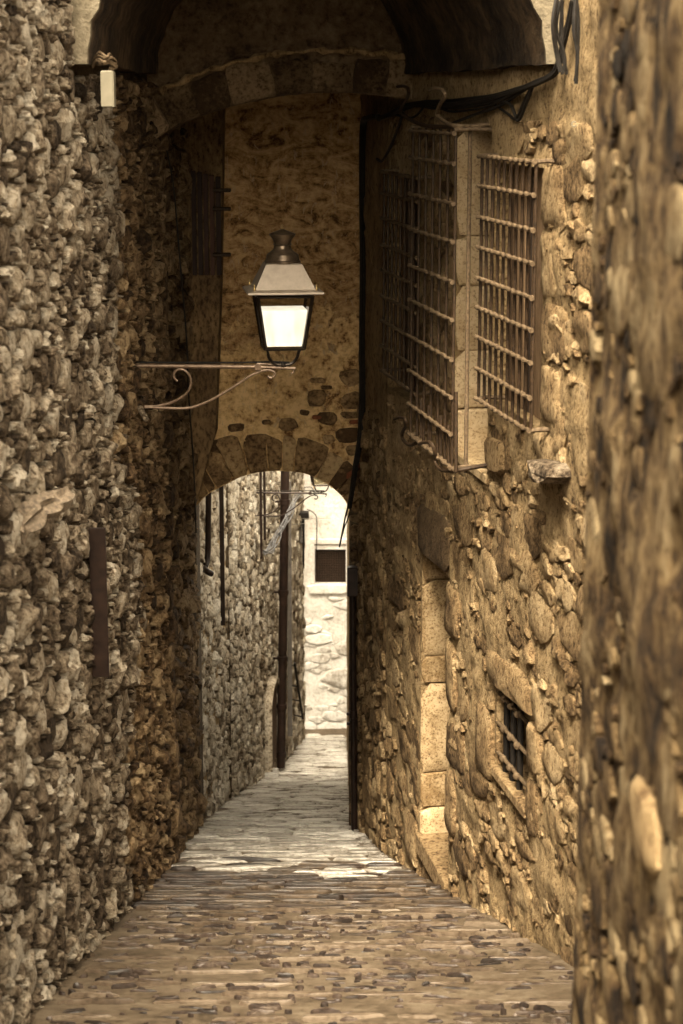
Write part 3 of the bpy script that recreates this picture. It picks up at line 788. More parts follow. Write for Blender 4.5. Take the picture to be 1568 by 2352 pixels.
for a, b in zip(xs, xs[1:]):
    p = at(a, 392 + (a - 438) * .25, 15.2); q = at(b, 632, 15.2); mb = MB()
    mb.box(((p.x + q.x) / 2, 15.215, (p.z + q.z) / 2), abs(q.x - p.x) - .004, .05, p.z - q.z, bev=.004)
    mb.t = [rnd.random()] * len(mb.v); mb.build('board', M['darkwood'], sh)
for yy in (437, 480, 585):
    p = at(500, yy, 15.17); mb = MB(); mb.box((p.x + .03, 15.17, p.z), .14, .035, .03, bev=.006); mb.build('hinge', M['iron'], sh)

# ================================================================ RIGHT WALL DETAILS
def jamb_blocks(hole, cuts, parent, name='jamb_stone', far=True, mat='jamb', depth=None, w=.02, tr=(.3, .8)):
    """blocks lining the far side of an opening, facing back up the alley"""
    a, b, c, d, dep = hole
    fr2 = lambda u, v, h: frR(b - h, v, -u)           # u = depth into the wall, h toward the camera
    zz = [d - (d - c) * k for k in cuts]
    for z1, z0 in zip(zz, zz[1:]):
        v, f = stone([(-.004, z0), (dep - .01, z0), (dep - .01, z1), (-.004, z1)], fr2, w + rnd.uniform(0, .012), .003, 14, .06, .08, rnd, .01, .03, .1, 1)
        o = new_obj(name, v, [q[::-1] for q in f], M[mat], parent, tint=rnd.uniform(*tr))
# far side of each opening has the larger u
jamb_blocks(H_mid, [0, .33, .48, .68, .86, 1.0], wr, tr=(.7, 1.0))
jamb_blocks(H_door, [0.0, .10, .35, .44, .74, .86, 1.0], wr, w=.03, tr=(.05, .55))
jamb_blocks(H_small, [0, .55, 1.0], wr, mat='right_stone')
# surround stones beside the openings
def face_stones(rects, mat, h=(.02, .035), name='dressed_stone', tint=(.2, .8), rg=.08):
    g = random.Random(77)
    for pts in rects:
        poly = [rp(x, y) for x, y in pts]
        v, f = stone(poly, frR, g.uniform(*h), .004, 18, .14, .2, g, .03, rg, .3, 1)
        o = new_obj(name, v, f, M[mat], wr, tint=g.uniform(*tint))
        # outline order may run either way: turn faces outward
        me = o.data
        nn = sum((p.normal for p in me.polygons), Vector())
        if nn.dot(frR.n) < 0: me.flip_normals()
M['lintel'] = stone_mat('dark_lintel_stone', [(.05, .032, .016), (.13, .085, .045), (.21, .145, .08)], 20, 1., .04, pits=.7)
face_stones([[(960, 1150), (1036, 1188), (1038, 1312), (1028, 1316), (962, 1262)]], 'lintel', name='lintel_stone')
face_stones([
             [(1030, 1330), (1060, 1365), (1060, 1480), (1030, 1455)], [(1030, 1460), (1052, 1490), (1052, 1640), (1030, 1625)],
             [(1030, 1640), (1070, 1690), (1070, 1790), (1030, 1750)], [(1030, 1756), (1050, 1780), (1050, 1930), (1030, 1915)],
             [(935, 1850), (960, 1880), (960, 2000), (935, 1965)]], 'right_stone', tint=(.1, .6))
face_stones([[(1118, 1480), (1225, 1560), (1230, 1655), (1214, 1636), (1122, 1556)],
             [(1215, 1650), (1250, 1690), (1250, 1790), (1215, 1765)], [(1215, 1775), (1240, 1800), (1240, 1930), (1215, 1915)],
             [(1100, 1600), (1134, 1640), (1134, 1800), (1100, 1770)]], 'right_stone', tint=(.2, .7))
face_stones([[(1120, 1000), (1165, 1015), (1165, 1090), (1122, 1085)]], 'right_stone')
face_stones([[(1246, 385), (1300, 378), (1302, 520), (1246, 520)], [(1246, 525), (1282, 530), (1282, 690), (1246, 680)],
             [(1246, 690), (1302, 705), (1302, 840), (1246, 825)], [(1246, 835), (1290, 850), (1290, 985), (1246, 965)],
             [(1225, 985), (1300, 1010), (1304, 1100), (1240, 1075)]], 'right_stone', (.012, .026), 'quoin_stone', (.3, .8), .14)
# protruding big stone near the corner
face_stones([[(1250, 1050), (1310, 1062), (1322, 1095), (1300, 1115), (1258, 1095)]], 'left_stone', (.13, .14), 'projecting_stone', (.3, .5))
# window sills
def sill(hole, parent, mat='jamb', out=.03, th=.06):
    a, b, c, d, dep = hole; mb = MB()
    mb.box(frR((a + b) / 2, c + th / 2 - .03, -dep / 2 + out / 2), dep + out - .01, (b - a) + .02, th, (frR.n, frR.t, Vector((0, 0, 1))), .008)
    return mb.build('window_sill', M[mat], parent)
sill(H_small, wr, 'right_stone'); sill(H_mid, wr, out=.02); sill(H_door, wr, 'right_stone', .03, .14)

def boards(hole, parent, n, depth, mat='wood'):
    a, b, c, d, dep = hole; st = (b - a) / n
    for k in range(n):
        mb = MB(); hh = rnd.uniform(0, .012)
        mb.box(frR(a + st * (k + .5), (c + d) / 2, -depth + hh), .03, st - .006, d - c, (frR.n, frR.t, Vector((0, 0, 1))), .004)
        mb.t = [rnd.random()] * len(mb.v); mb.build('shutter_board', M[mat], parent)
boards(H_right, wr, 8, .10); boards(H_left, wr, 7, .10); boards(H_mid, wr, 4, .36, 'darkwood')

def grille(name, label, off, xl, xr, ytl, ybl, nvert, rows, mat_v, seed, legs=True, spread=None):
    """a cage of iron bars standing off the wall; xl/xr far and near ends, rows: heights at the far end"""
    g = random.Random(seed)
    ua, zt = frR.px(xl, ytl, off); ub, _ = frR.px(xr, ytl, off); _, zb = frR.px(xl, ybl, off)
    e = empty(name, frR((ua + ub) / 2, zb, 0), label, 'window grille', 'iron grilles on the right wall')
    U = [ub + (ua - ub) * k / (nvert - 1) for k in range(nvert)]
    for k, u in enumerate(U):
        pts = []; nn = 9
        for i in range(nn):
            z = zb + (zt - zb) * i / (nn - 1); pts.append(frR(u + g.uniform(-.0015, .0015), z, off + g.uniform(-.0015, .0015)))
        mb = MB(); mb.tube(pts, .0092, 7); mb.build('bar', M[mat_v], e)
    zz = [frR.px(xl, y, off)[1] for y in rows]
    for z in zz:
        mb = MB(); pts = []; rr = []
        nn = nvert * 4
        for i in range(nn + 1):
            u = ub + (ua - ub) * i / nn + (0 if 0 < i < nn else (-.02 if i == 0 else .02) * (1 if ua > ub else -1))
            ph = i % 4
            pts.append(frR(u, z + .004 * math.sin(i * 1.57) + g.uniform(-.003, .003), off + .014)); rr.append(.0095 if ph else .0135)
        mb.tube(pts, rr, 7)
        for u in U:
            mb.sphere(frR(u, z, off + .008), .014, .014, .013, 8)
        mb.build('crossbar', M['iron_light'], e)
    if legs:
        for z in (zt, zb):
            for u in (ua, ub):
                mb = MB(); mb.tube([frR(u, z, off + .01), frR(u, z + .005, off * .5), frR(u, z, -.05)], .012, 7); mb.build('wall_bracket', M['iron_light'], e)
    return e, ua, ub, zt, zb
OM = .20
gm, ua, ub, zt, zb = grille('window_grille', 'tall central iron grille with curling dragon head hooks above and below', OM, 948, 1047, 292, 1002, 7,
                             [300, 363, 446, 526, 610, 690, 773, 853, 930, 1000], 'iron', 1)
grille('window_grille', 'short iron grille nearest the blurred wall with a long end bar fixed into stone', .10, 1107, 1232, 358, 920, 10,
       [358, 427, 499, 569, 640, 708, 777, 850, 920], 'iron', 2)
grille('window_grille', 'dark closely barred iron grille beside the black cable bundle', .10, 882, 962, 394, 852, 9,
       [394, 444, 501, 562, 621, 680, 737, 795, 852], 'iron', 3)
# side bar of the middle cage and its long brackets
mb = MB(); u2, z2 = frR.px(1080, 292, OM * .55); mb.tube([frR(u2, z2 + .01, OM * .55), frR(u2 + .005, (z2 + zb) / 2, OM * .55), frR(u2, zb - .04, OM * .55)], .012, 8)
mb.build('bar', M['iron_light'], gm)
def px_path(pts, fr=frR, mul=6):
    return smooth_path([frR((q := frR.px(x, y, o))[0], q[1], o) for x, y, o in pts], mul)
def hook(pts, r, flat=True):
    pa = px_path(pts); mb = MB(); n = len(pa)
    mb.tube(pa, [r * (1.0 - .25 * i / n) for i in range(n)], 8)
    h = mb.build('curled_hook', M['iron'] if flat else M['iron_light'], gm)
    # head: open jaws, brow
    tip = pa[-1]; d = (pa[-1] - pa[-5]).normalized(); up = Vector((0, 0, 1)); up = (up - d * up.dot(d)).normalized()
    m2 = MB(); m2.tube([tip - d * .012, tip + d * .01, tip + d * .05 + up * .010, tip + d * .075 + up * .016], [.011, .017, .011, .005], 8)
    m2.tube([tip, tip + d * .03 - up * .010, tip + d * .058 - up * .014], [.011, .009, .004], 8)
    m2.tube([tip - d * .01 + up * .008, tip - d * .02 + up * .022], [.007, .003], 6)
    m2.build('beast_head', M['iron'] if flat else M['iron_light'], h)
S = OM
hook([(1044, 291, S * 1), (985, 290, S), (952, 280, S), (925, 262, S + .02), (922, 245, S + .03), (936, 222, S + .04), (937, 205, S + .05), (926, 198, S + .06), (912, 199, S + .08)], .013)
hook([(1125, 285, .0), (1085, 290, S * .5), (1045, 289, S), (1022, 280, S), (1004, 262, S + .02), (1010, 240, S + .03), (1022, 222, S + .04), (1016, 207, S + .05), (1000, 203, S + .06), (986, 207, S + .07)], .013, False)
hook([(955, 1018, S), (940, 1022, S + .01), (926, 1010, S + .02), (923, 995, S + .03), (932, 978, S + .04), (930, 962, S + .05), (918, 958, S + .06), (905, 963, S + .08)], .012)
hook([(1130, 1066, .0), (1085, 1074, S * .5), (1040, 1081, S), (1012, 1078, S + .01), (1000, 1060, S + .02), (999, 1040, S + .03), (990, 1018, S + .05), (974, 1016, S + .06), (962, 1020, S + .07)], .013)
mb = MB(); mb.tube(px_path([(1047, 1083, S), (1000, 1040, S), (958, 1006, S)]), .011, 7); mb.build('crossbar', M['iron_light'], gm)
mb = MB(); mb.tube(px_path([(1047, 1083, S), (1047, 900, S)], mul=3), .011, 7); mb.build('bar', M['iron'], gm)
for xx, y1_ in ((967, 1005), (985, 1020), (1012, 1045), (1030, 1065)):
    mb = MB(); mb.tube(px_path([(xx, y1_, S), (xx, y1_ - 90, S)], mul=2), .0105, 7); mb.build('bar', M['iron'], gm)
# small barred window
gs = empty('barred_window', frR((H_small[0] + H_small[1]) / 2, H_small[2], -.05), 'small low window crossed by three knotted black iron bars', 'window grille')
for x in (1171, 1187, 1203):
    q = frR.px(x, 1700, -.05)[0]
    mb = MB(); mb.tube([frR(q, H_small[2] - .05, -.03), frR(q, (H_small[2] + H_small[3]) / 2, -.03), frR(q, H_small[3] + .05, -.03)], .018, 8); mb.build('bar', M['black'], gs)
for y_ in (1600, 1672, 1742):
    z_ = frR.px(1171, y_, -.05)[1]; mb = MB(); mb.tube([frR(H_small[0] - .02, z_, -.03), frR(H_small[1] + .02, z_, -.01)], .012, 8)
    for x in (1171, 1187, 1203): mb.sphere(frR(frR.px(x, 1700, -.05)[0], z_, -.015), .026, .026, .026, 8)
    mb.build('crossbar', M['iron_light'], gs)
mb = MB(); mb.box(frR((H_small[0] + H_small[1]) / 2, (H_small[2] + H_small[3]) / 2, -.32), .01, H_small[1] - H_small[0], H_small[3] - H_small[2], (frR.n, frR.t, Vector((0, 0, 1))))
mb.build('recess_panel', M['black'], gs)

# ---- cables on the right
def cable(label, strands, mat='black', name='cable_bundle', r=.009, jit=.012, seed=1, cat='cable'):
    g = random.Random(seed); e = empty(name, strands[0][0], label, cat)
    for pa in strands:
        P2 = []
        for i, p in enumerate(pa):
            j = jit if 0 < i < len(pa) - 1 else jit * .4
            P2.append(p + Vector((g.uniform(-j, j), g.uniform(-j, j), g.uniform(-j, j))))
        mb = MB(); mb.tube(smooth_path(P2, 5), r * g.uniform(.7, 1.15), 6); mb.build('strand', M[mat], e)
    return e
def W(x, y, o=.03): q = frR.px(x, y, o); return frR(q[0], q[1], o)
st = []
base = [(1316, 0), (1300, 70), (1284, 130), (1272, 165), (1225, 190), (1180, 207), (1130, 218), (1080, 228), (1030, 232), (980, 232), (930, 243), (890, 262), (868, 270)]
for k in range(6): st.append([W(x + rnd.uniform(-3, 3), y + k * 1.5 + (k * 3 if 1000 < x < 1180 else 0), .03 + .006 * (k % 3)) for x, y in base])
st.append([W(*q) for q in ((1225, 190), (1200, 235), (1186, 272), (1165, 262), (1130, 236), (1110, 225))])
st.append([W(*q) for q in ((1225, 192), (1208, 240), (1190, 275), (1172, 240), (1125, 230))])
st.append([W(*q) for q in ((1220, 195), (1150, 240), (1090, 262), (1040, 284))])
st.append([W(*q) for q in ((1070, 230), (1040, 246), (1000, 250), (960, 244), (930, 244))])
st.append([W(*q) for q in ((980, 235), (960, 262), (940, 270), (900, 262))])
st.append([W(*q) for q in ((929, 245, .05), (915, 290, .05), (895, 340, .04), (878, 370, .03), (866, 366, .01))])
cable('black cables sagging along the top of the right wall over the grilles', st, seed=4, jit=.006)
st = []
for k in range(5):
    pa = []
    for (x, y, d) in ((868, 268, 14.0), (845, 272, 14.6), (834, 290, 15.1), (831, 420, 15.2), (833, 600, 15.2), (831, 800, 15.2), (832, 900, 15.2), (828, 1000, 15.15), (815, 1080, 15.1), (806, 1140, 15.1), (802, 1165, 15.15)):
        pa.append(at(x + (k - 2) * 1.2 * (1 if y < 1100 else .6), y, d + .02 * (k % 2)))
    st.append(pa)
cable('thick black cable bundle hanging straight down the corner by the plaster wall', st, seed=5, r=.016, jit=.003)
st = []
st.append([at(*q) for q in ((806, 1140, 15.1), (795, 1180, 15.3), (785, 1225, 15.35), (779, 1256, 15.4))])
st.append([at(*q) for q in ((808, 1140, 15.1), (800, 1185, 15.3), (790, 1215, 15.35), (780, 1254, 15.4))])
cable('two thin black cable tails dangling below the bundle beside the low arch', st, seed=15, r=.007, jit=.003, name='cable_tail')
# upper right clutter of vertical cables
st = [[at(x + k * 5, y, 9.0 + .05 * k) for x, y in ((1275, 0), (1272, 60), (1278, 120), (1285, 168))] for k in range(5)]
st += [[at(1318 + k * 3, y, 8.9) for y in (0, 60, 130, 190)] for k in range(3)]
cable('tangle of black cables hanging at the top right beside the blurred wall', st, seed=6, jit=.016, r=.009)
# the little ring on the right
mb = MB(); c = W(1318, 285, .06); pts = [c + Vector((.011 * math.cos(a), 0, .011 * math.sin(a))) for a in np.linspace(.6, 5.9, 14)]
mb.tube(pts, .003, 6); o = mb.build('hook_ring', M['cream'], None, c); tag(o, 'tiny white open ring on the right wall below the cables', 'hook')

# ================================================================ LEFT WALL DETAILS
def WL(x, y, o=.03): q = frA.px(x, y, o); return frA(q[0], q[1], o)
# old timber end
p0 = WL(28, 1225, -.02); p1 = WL(150, 1128, .16)
d = (p1 - p0); rgt = d.normalized().cross(Vector((0, 1, 0))).normalized()
vs = []; f = []; NR, NS = 22, 18
for i in range(NR):
    t = i / (NR - 1); c = p0.lerp(p1, t) + Vector((0, 0, .02 * math.sin(t * 5)))
    ax = d.normalized(); up = Vector((0, 1, 0)); up = (up - ax * up.dot(ax)).normalized(); s_ = ax.cross(up)
    for k in range(NS):
        a = 2 * math.pi * k / NS + t * 1.1
        r_ = (.052 + .012 * math.sin(6 * a) + .008 * math.sin(11 * a + 2) + .022 * mn.noise(Vector((t * 4, a, 3)))) * (1 - .25 * t ** 3)
        vs.append(c + up * math.cos(a - t * 1.1) * r_ * 1.3 + s_ * math.sin(a - t * 1.1) * r_)
for i in range(NR - 1):
    for k in range(NS): f.append((i * NS + k, i * NS + (k + 1) % NS, (i + 1) * NS + (k + 1) % NS, (i + 1) * NS + k))
f.append(tuple(range(NS))[::-1]); f.append(tuple(range((NR - 1) * NS, NR * NS)))
o = new_obj('timber_end', vs, f, M['oldwood'], None, p0, True, .5); tag(o, 'gnarled grey timber end sticking out of the left wall', 'timber')
# iron plate
q = frA.px(222, 1390, .05); _, zt_ = frA.px(222, 1205, .05); _, zb_ = frA.px(218, 1572, .05)
mb = MB(); mb.box(frA(q[0], (zt_ + zb_) / 2, .062), .085, .012, zt_ - zb_, (frA.n, frA.t, Vector((0, 0, 1))), .002)
o = mb.build('iron_plate', M['pipe'], None, frA(q[0], zb_, .04)); tag(o, 'tall narrow dark iron plate standing out edgewise from the left wall', 'plate')
# cream box and its cables
eb = empty('junction_box', at(243, 247, 9.7), 'small cream junction box high on the left wall at the vault edge', 'box')
p = at(230, 162, 9.7); q = at(259, 247, 9.7)
mb = MB(); mb.box(((p.x + q.x) / 2, 9.75, (p.z + q.z) / 2), q.x - p.x, .10, p.z - q.z, bev=.006); mb.build('box_body', M['cream'], eb)
mb = MB(); mb.box((q.x + .002, 9.75, (p.z + q.z) / 2), .006, .085, (p.z - q.z) * .96); mb.build('box_lid', M['cream'], eb)
st = []
for k in range(5):
    st.append([at(*c) for c in ((214, 138 + k * 4, 9.8), (226, 118 + k * 5, 9.75), (240, 132 + k * 3, 9.7), (252, 124 + k * 5, 9.75), (264, 140 + k * 3, 9.8), (252, 160, 9.78))])
cable('curled bundle of pale and black cables above the cream junction box', st, 'iron_light', seed=8, jit=.01, r=.007)
st = [[at(*q) for q in ((372, 300, 13.3), (396, 420, 13.6), (412, 600, 13.7), (428, 780, 13.8), (432, 900, 13.9), (444, 1050, 14.4), (448, 1160, 15.2), (450, 1230, 15.4))]]
cable('single thin black cable running down the dark left side of the passage', st, seed=9, r=.008, jit=.004, name='wall_cable')

# ================================================================ LANTERNS
def lantern(L0, scale_px, label, blabel, wall_pts, far=False, lit=True):
    """built in metres about the lantern foot (0,0,0), then placed"""
    YL, fx, fy = L0
    k = YL / 4473.0
    org = at(fx, fy, YL)
    def q(x, z, y=0.): return org + Vector((x * k2, y * k2, z * k2))
    k2 = scale_px
    e = empty('wall_lantern', org, label, 'lantern', 'lanterns on scroll brackets')
    # all sizes in photograph pixels of the near lantern (about 2.64 mm each)
    K = .00264
    def sq(w, z): return [org + Vector((sx * w * K * k2, sy * w * K * k2, z * K * k2)) for sx, sy in ((-1, -1), (1, -1), (1, 1), (-1, 1))]
    rot = R(7)
    def turn(v):
        d = v - org; return org + Vector((d.x * math.cos(rot) - d.y * math.sin(rot), d.x * math.sin(rot) + d.y * math.cos(rot), d.z))
    def build(mb, nm, m, par=e, smooth=True):
        mb.v = [tuple(turn(Vector(v))) for v in mb.v]; return mb.build(nm, M[m], par, smooth=smooth)
    s = K * k2
    B, T = 40, 160      # glass foot and head above the yoke foot
    mb = MB()
    for (sx, sy) in ((-1, -1), (1, -1), (1, 1), (-1, 1)):
        mb.tube([org + Vector((sx * 44 * s, sy * 44 * s, B * s)), org + Vector((sx * 62 * s, sy * 62 * s, T * s))], 4.2 * s, 4)
    for (w_, z) in ((45, B), (63, T)):
        c = sq(w_, z)
        for i in range(4): mb.tube([c[i], c[(i + 1) % 4]], 4.0 * s, 4)
    build(mb, 'frame', 'lampmetal', smooth=False)
    for i in range(4):
        a = sq(42.5, B + 2); b = sq(60.5, T - 2); mb = MB()
        n_ = ((a[i] + a[(i + 1) % 4]) / 2 - org); n_.z = 0; n_.normalize(); n_ = n_ * (.6 * s)
        mb.add([a[i], a[(i + 1) % 4], b[(i + 1) % 4], b[i], a[i] - n_, a[(i + 1) % 4] - n_, b[(i + 1) % 4] - n_, b[i] - n_], [(0, 1, 2, 3), (7, 6, 5, 4), (0, 4, 5, 1), (2, 6, 7, 3), (1, 5, 6, 2), (0, 3, 7, 4)])
        build(mb, 'glass_pane', 'glass', smooth=False)
    mb = MB(); a = sq(39, B + 5); b = sq(51, B + 88)
    mb.add(a + b, [(3, 2, 1, 0), (4, 5, 6, 7), (0, 1, 5, 4), (1, 2, 6, 5), (2, 3, 7, 6), (3, 0, 4, 7)]); build(mb, 'diffuser', 'diffuser' if lit else 'cream', smooth=False)
    # skirt and roof
    mb = MB(); secs = [(63, T + 3), (86, T + 7), (85, T + 11), (68, T + 16), (41, T + 70), (36, T + 72)]
    vs = []; f = []
    for (w_, z) in secs: vs += sq(w_, z)
    for i in range(len(secs) - 1):
        for j in range(4): f.append((i * 4 + j, i * 4 + (j + 1) % 4, i * 4 + 4 + (j + 1) % 4, i * 4 + 4 + j))
    f.append((3, 2, 1, 0)); n_ = (len(secs) - 1) * 4; f.append((n_, n_ + 1, n_ + 2, n_ + 3)); mb.add(vs, f)
    build(mb, 'roof', 'lamproof', smooth=False)
    mb = MB(); mb.lathe(org, [(r_ * s, (T + z) * s) for r_, z in ((41, 70), (41, 76), (38, 78), (36, 90), (24, 99), (20, 104), (19, 111), (22, 113), (19, 115), (22, 124), (29, 133), (30, 136), (22, 140), (8, 145), (3, 147))], 24)
    cp = build(mb, 'chimney_cap', 'capmetal')
    mb = MB(); mb.lathe(org, [(r_ * s, (T + z) * s) for r_, z in ((2, 145), (3, 148), (4.5, 151), (3, 154), (1, 158))], 10); build(mb, 'finial', 'brass')
    for (sx, sy) in ((-1, -1), (1, -1), (1, 1), (-1, 1)):
        mb = MB(); c = org + Vector((sx * 70 * s, sy * 70 * s, 0)); mb.lathe(c, [(r_ * s, (T + z) * s) for r_, z in ((1.5, 11), (3, 16), (3.4, 19), (1.6, 23), (2.4, 26), (.6, 29))], 8); build(mb, 'finial', 'brass')
        mb = MB(); c = org + Vector((sx * 44 * s, sy * 44 * s, 0)); mb.lathe(c, [(r_ * s, (B + z) * s) for r_, z in ((.6, -17), (2.6, -13), (3, -9), (1.8, -5), (2.5, -1))], 8); build(mb, 'finial', 'brass')
    mb = MB()
    for sg in (-1, 1):
        pa = smooth_path([org + Vector((sg * x * s, 0, z * s)) for x, z in ((44, 36), (37, 30), (32, 14), (22, 2), (8, -2), (0, -2))], 5); mb.tube(pa, 3.6 * s, 8)
    mb.lathe(org, [(6 * s, -6 * s), (7 * s, -3 * s), (5 * s, 1 * s), (3 * s, 3 * s)], 10)
    build(mb, 'yoke', 'lampmetal')
    # bracket: its own thing on the wall
    b = empty('scroll_bracket', wall_pts(-330, -5), blabel, 'bracket', 'scroll brackets of the lanterns')
    W_ = wall_pts; BM = M['bracket'] if lit else M['pipe']
    mb = MB(); mb.tube([W_(-345, -4), W_(-60, -7)], 5.0 * s, 10); mb.tube([W_(-60, -7), W_(28, -10)], 3.6 * s, 8)
    mb.box(W_(-58, -7), 14 * s, 15 * s, 15 * s, bev=1.5 * s); mb.tube([W_(-60, 1), W_(-8, -3)], 2.4 * s, 8); mb.build('arm', BM, b)
    mb = MB(); mb.tube([W_(-344, 4), W_(-200, 3), W_(-100, 3), W_(-30, 5), W_(15, 3)], 2.2 * s, 6); mb.build('supply_cable', M['black'], b)
    mb = MB(); mb.tube(smooth_path([W_(x, z) for x, z in ((-345, -100), (-290, -101), (-240, -103), (-205, -99), (-160, -80), (-110, -50), (-80, -30), (-55, -18), (-35, -14), (-22, -18), (-20, -26), (-28, -32), (-36, -28))], 5), 3.2 * s, 8); mb.build('long_scroll', BM, b)
    mb = MB(); mb.tube(smooth_path([W_(x, z) for x, z in ((-330, -98), (-290, -97), (-250, -86), (-220, -64), (-212, -38), (-222, -18), (-238, -12), (-250, -20), (-250, -32), (-243, -40))], 5), 3.0 * s, 8); mb.build('short_scroll', BM, b)
    mb = MB(); mb.tube(smooth_path([W_(x, z) for x, z in ((0, -10), (12, -10), (22, -12), (24, -18), (18, -22))], 4), 2.2 * s, 6); mb.build('end_curl', BM, b)
    for zz in (-4, -100):
        mb = MB(); mb.box(W_(-347, zz), 10 * s, 30 * s, 26 * s, bev=2 * s); mb.build('wall_plate', BM, b)
    return e
YL = 11.8; org1 = at(650, 836, YL); K = .00264
lantern((YL, 650, 836), 1.0, 'large lit street lantern with grey sloping roof in front of the plaster wall',
        'scrolled iron bracket on the left wall holding the large near lantern', lambda x, z: org1 + Vector((x * K, (-.05 * x / 345) * 0, z * K)))
YL2 = 20.7; org2 = at(738, 1129, YL2)
lantern((YL2, 738, 1129), .80, 'distant street lantern half hidden by the crown of the low arch',
        'distant scrolled bracket crossing in front of the tall downpipe', lambda x, z: org2 + Vector((x * K * .80, 0, z * K)), lit=False)
# wall plug in front of the near bracket foot
mb = MB()
for i in range(5): mb.sphere(WL(322 + i * 3, 938 + i * 6, .06 + .012 * i), .02, .02, .018, 8)
o = mb.build('mortar_blob', M['left_stone'], None, WL(325, 940, .03)); tag(o, 'lump of pale mortar at the foot of the near lantern bracket', 'mortar')

# ================================================================ FAR THINGS
def pipe(label, x, ytop, ybot, Y, wpx, mat='pipe', name='downpipe', rings=(), bend=None, x2=None, square=False):
    k = Y / 4404; r = wpx * k / 2
    p1 = at(x, ybot, Y); p0 = at(x if x2 is None else x2, ytop, Y); p0.x = p1.x if x2 is None else p0.x
    e = empty(name, p1, label, 'pipe')
    mb = MB()
    if square: mb.box((p0 + p1) / 2, 2 * r, 2 * r, p0.z - p1.z, bev=.004)
    else: mb.tube(([p1, p0] if not bend else smooth_path([at(*q) for q in bend], 4)), r, 12)
    mb.build('pipe_length', M[mat], e)
    for y_ in rings:
        c = at(x, y_, Y); c.x = p1.x + (p0.x - p1.x) * (c.z - p1.z) / (p0.z - p1.z)
        mb = MB(); mb.lathe(c, [(r * 1.02, -.03), (r * 1.22, -.028), (r * 1.22, .028), (r * 1.02, .03)], 12)
        mb.box(c + Vector((-r * 1.5, .0, 0)), r * 1.4, r * .6, .022); mb.build('pipe_clip', M[mat], e)
    return e
pipe('tall dark downpipe on the left wall beyond the low arch', 645, 900, 1762, 22.1, 20, rings=(1152, 1360, 1512, 1622, 1734), x2=657)
pipe('square grey duct just behind the tall dark downpipe', 657, 1105, 1690, 24.4, 11, 'greypipe', 'duct', square=True, x2=672)
e = pipe('dark downpipe at the right foot of the low arch', 813.5, 1300, 1906, 15.35, 15, rings=(1640, 1662), x2=809)
mb = MB(); c = at(809, 1335, 15.3); mb.box(c, .085, .08, .24, bev=.008); mb.build('pipe_socket', M['pipe'], e)
pipe('short bent black pipe at the far left seen under the arch', 476, 1145, 1320, 16.6, 14, bend=[(479, 1100, 16.6), (478, 1200, 16.6), (477, 1270, 16.6), (472, 1298, 16.55), (468, 1306, 16.5), (478, 1314, 16.3), (486, 1318, 16.3)])
pipe('long dark flat duct on the corner of the sunlit rubble wall', 512, 1100, 1436, 17.8, 10, 'pipe', 'duct', square=True)
for x, yb, yy, nm in ((600, 1283, 20.6, 'outer of two thin black pipes ending at the foil wrapped cables'), (608, 1240, 21.1, 'inner of two thin black pipes ending at the foil wrapped cables')):
    pipe(nm, x, 900, yb, yy, 6, 'pipe', 'thin_pipe')
# foil wrapped cables
st = []
for k in range(7):
    st.append([at(x + rnd.uniform(-2, 2), y + k * 2.2, dd) for x, y, dd in ((604, 1272 - k * 3, 20.6), (618, 1256, 20.9), (634, 1232, 21.3), (650, 1196, 21.6), (668, 1165, 22.0), (678, 1142, 22.6), (692, 1128, 23.2))])
cable('loose bundle of silvery cables draped across the tall downpipe', st, 'foil', seed=12, r=.007, jit=.035)
st = [[at(*q) for q in ((604, 1090, 21.4), (600, 1130, 21.4), (585, 1165, 21.2), (560, 1180, 20.8))], [at(*q) for q in ((512, 1180, 18.4), (560, 1183, 20), (650, 1189, 23), (700, 1192, 25), (760, 1190, 30.2))],
      [at(*q) for q in ((640, 1206, 22.5), (680, 1204, 26), (700, 1202, 28.0))]]
cable('thin pale wires crossing the far alley at bracket height', st, 'cream', seed=13, r=.004, jit=.004, name='overhead_wires')
st = [[at(695 + k * 1.5, y, 28) for y in (1190, 1235, 1290 + k * 8)] for k in range(3)] + [[at(*q) for q in ((705, 1170, 28.9), (722, 1180, 29.8), (727, 1200, 30.3), (727, 1262, 30.3))], [at(*q) for q in ((668, 1100, 26), (690, 1120, 29), (716, 1118, 30.2), (724, 1140, 30.3))]]
cable('black cable tails hanging from the dark box on the far corner', st, seed=14, r=.011, jit=.01)
eb = empty('cable_box', at(694, 1192, 28), 'small black box with cables at the corner of the far wall', 'box')
mb = MB(); mb.box(at(696, 1183, 28), .17, .14, .11, bev=.012); mb.build('box_body', M['black'], eb)
mb = MB(); mb.box(at(690, 1222, 28.05), .05, .06, .33, bev=.008); mb.build('cover_tube', M['greypipe'], eb)
# handrail on the far strip
e = empty('handrail', at(695, 1650, 27), 'small sloping black iron handrail with four stubs in the far strip of wall', 'handrail')
hp = [at(676, 1522, 25.2), at(695, 1650, 26.2)]
mb = MB(); mb.tube([hp[0], hp[1]], .017, 8); mb.build('rail', M['black'], e)
for t in (.05, .42, .68, .97):
    c = hp[0].lerp(hp[1], t); mb = MB(); mb.tube([c, c + Vector((-.16, .10, -.0))], .011, 7); mb.build('stub', M['black'], e)
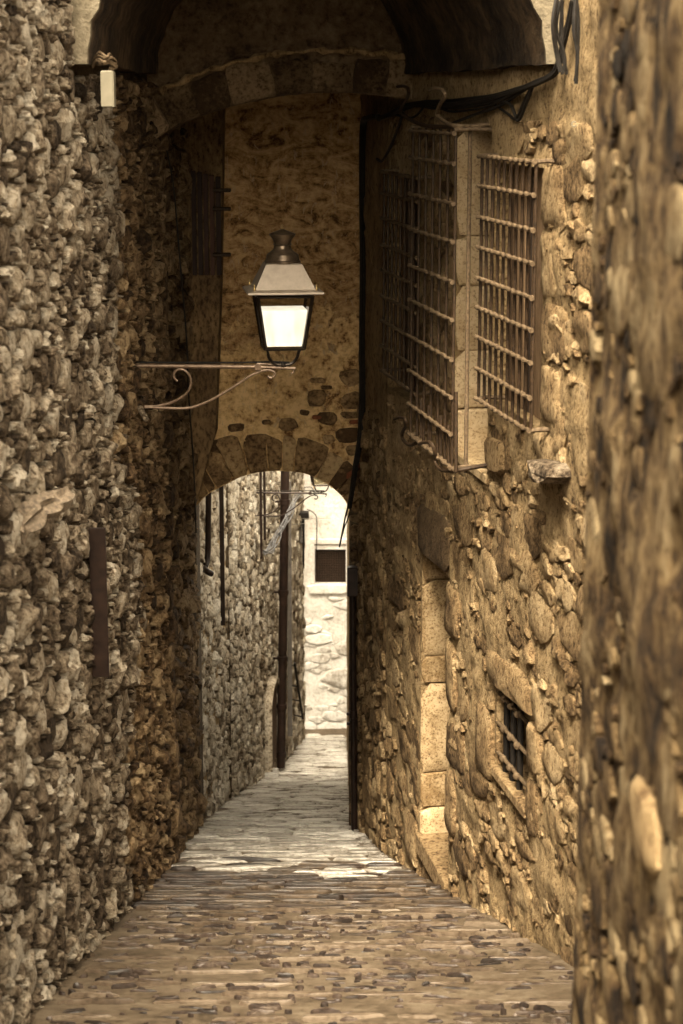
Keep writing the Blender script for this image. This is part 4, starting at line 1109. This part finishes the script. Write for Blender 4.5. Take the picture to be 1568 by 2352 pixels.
# arched blind doorway, stepping block, pale board
fd = frD.px(616, 1700, 0)
u0d, u1d = frD.px(607, 1700, .02)[0], frD.px(625, 1700, .02)[0]
zb_d = floor_z(frD(u0d, 0, 0).y); ztd = frD.px(616, 1562, .0)[1]
e = empty('side_door', frD((u0d + u1d) / 2, zb_d, 0), 'narrow arched dark doorway in the sunlit wall left of the downpipe', 'door')
pts = [(u0d, zb_d), (u1d, zb_d), (u1d, ztd - .18)] + [((u0d + u1d) / 2 + (u1d - u0d) / 2 * math.cos(a), ztd - .18 + .18 * math.sin(a)) for a in np.linspace(.2, math.pi - .2, 7)] + [(u0d, ztd - .18)]
vs = [frD(a, b, .078) for a, b in pts] + [frD(a, b, -.01) for a, b in pts]; k = len(pts)
new_obj('door_leaf', vs, [tuple(range(k)), tuple(range(2 * k - 1, k - 1, -1))] + [(i, k + i, k + (i + 1) % k, (i + 1) % k) for i in range(k)], M['wood'], e, smooth=False, tint=.4)
arc = [(u0d - .03, zb_d)] + [(u0d - .03, ztd - .2)] + [((u0d + u1d) / 2 + ((u1d - u0d) / 2 + .03) * math.cos(a), ztd - .18 + .22 * math.sin(a)) for a in np.linspace(math.pi - .1, .1, 9)] + [(u1d + .03, ztd - .2), (u1d + .03, zb_d)]
mb = MB(); mb.tube([frD(a, b, .07) for a, b in arc], .05, 6); mb.build('door_surround', M['far_stone'], e)
g = random.Random(4)
for i, (x, y, w_, d_, h_) in enumerate(((622, 1796, .20, .22, .06), (629, 1784, .12, .18, .08))):
    p = at(x, y, 21.2 + .5 * i); fr_ = lambda u, v, h, p=p: Vector((p.x + u, p.y + v, floor_z(p.y + v) + h))
    v, f = stone([(-w_ / 2, -d_ / 2), (w_ / 2, -d_ / 2), (w_ / 2, d_ / 2), (-w_ / 2, d_ / 2)], fr_, h_, .001, 12, .1, .2, g, .02, .08, .1)
    o = new_obj('step_block', v, f, M['white_stone'], None, Vector((p.x, p.y, floor_z(p.y))), tint=.4)
    tag(o, ('low stone block on the paving at the foot of the sunlit wall', 'smaller taller stone block right behind the low one by the downpipe')[i], 'stone block')
p = at(614, 1790, 21.9); mb = MB(); a = Vector((.5, 0, .87)).normalized()
mb.box(at(616, 1764, 21.9), .03, .16, .26, (Vector((.95, 0, -.3)).normalized(), Vector((0, 1, 0)), Vector((.3, 0, .95)).normalized()), .005)
o = mb.build('pale_board', M['cream'], None, p); tag(o, 'pale board leaning at the foot of the narrow arched doorway', 'board')

for o in bpy.data.objects:
    if '_b' in o: del o['_b']
print('objects', len(bpy.data.objects), 'tris', sum(len(m.loop_triangles) or sum(len(p.vertices) - 2 for p in m.polygons) for m in bpy.data.meshes))
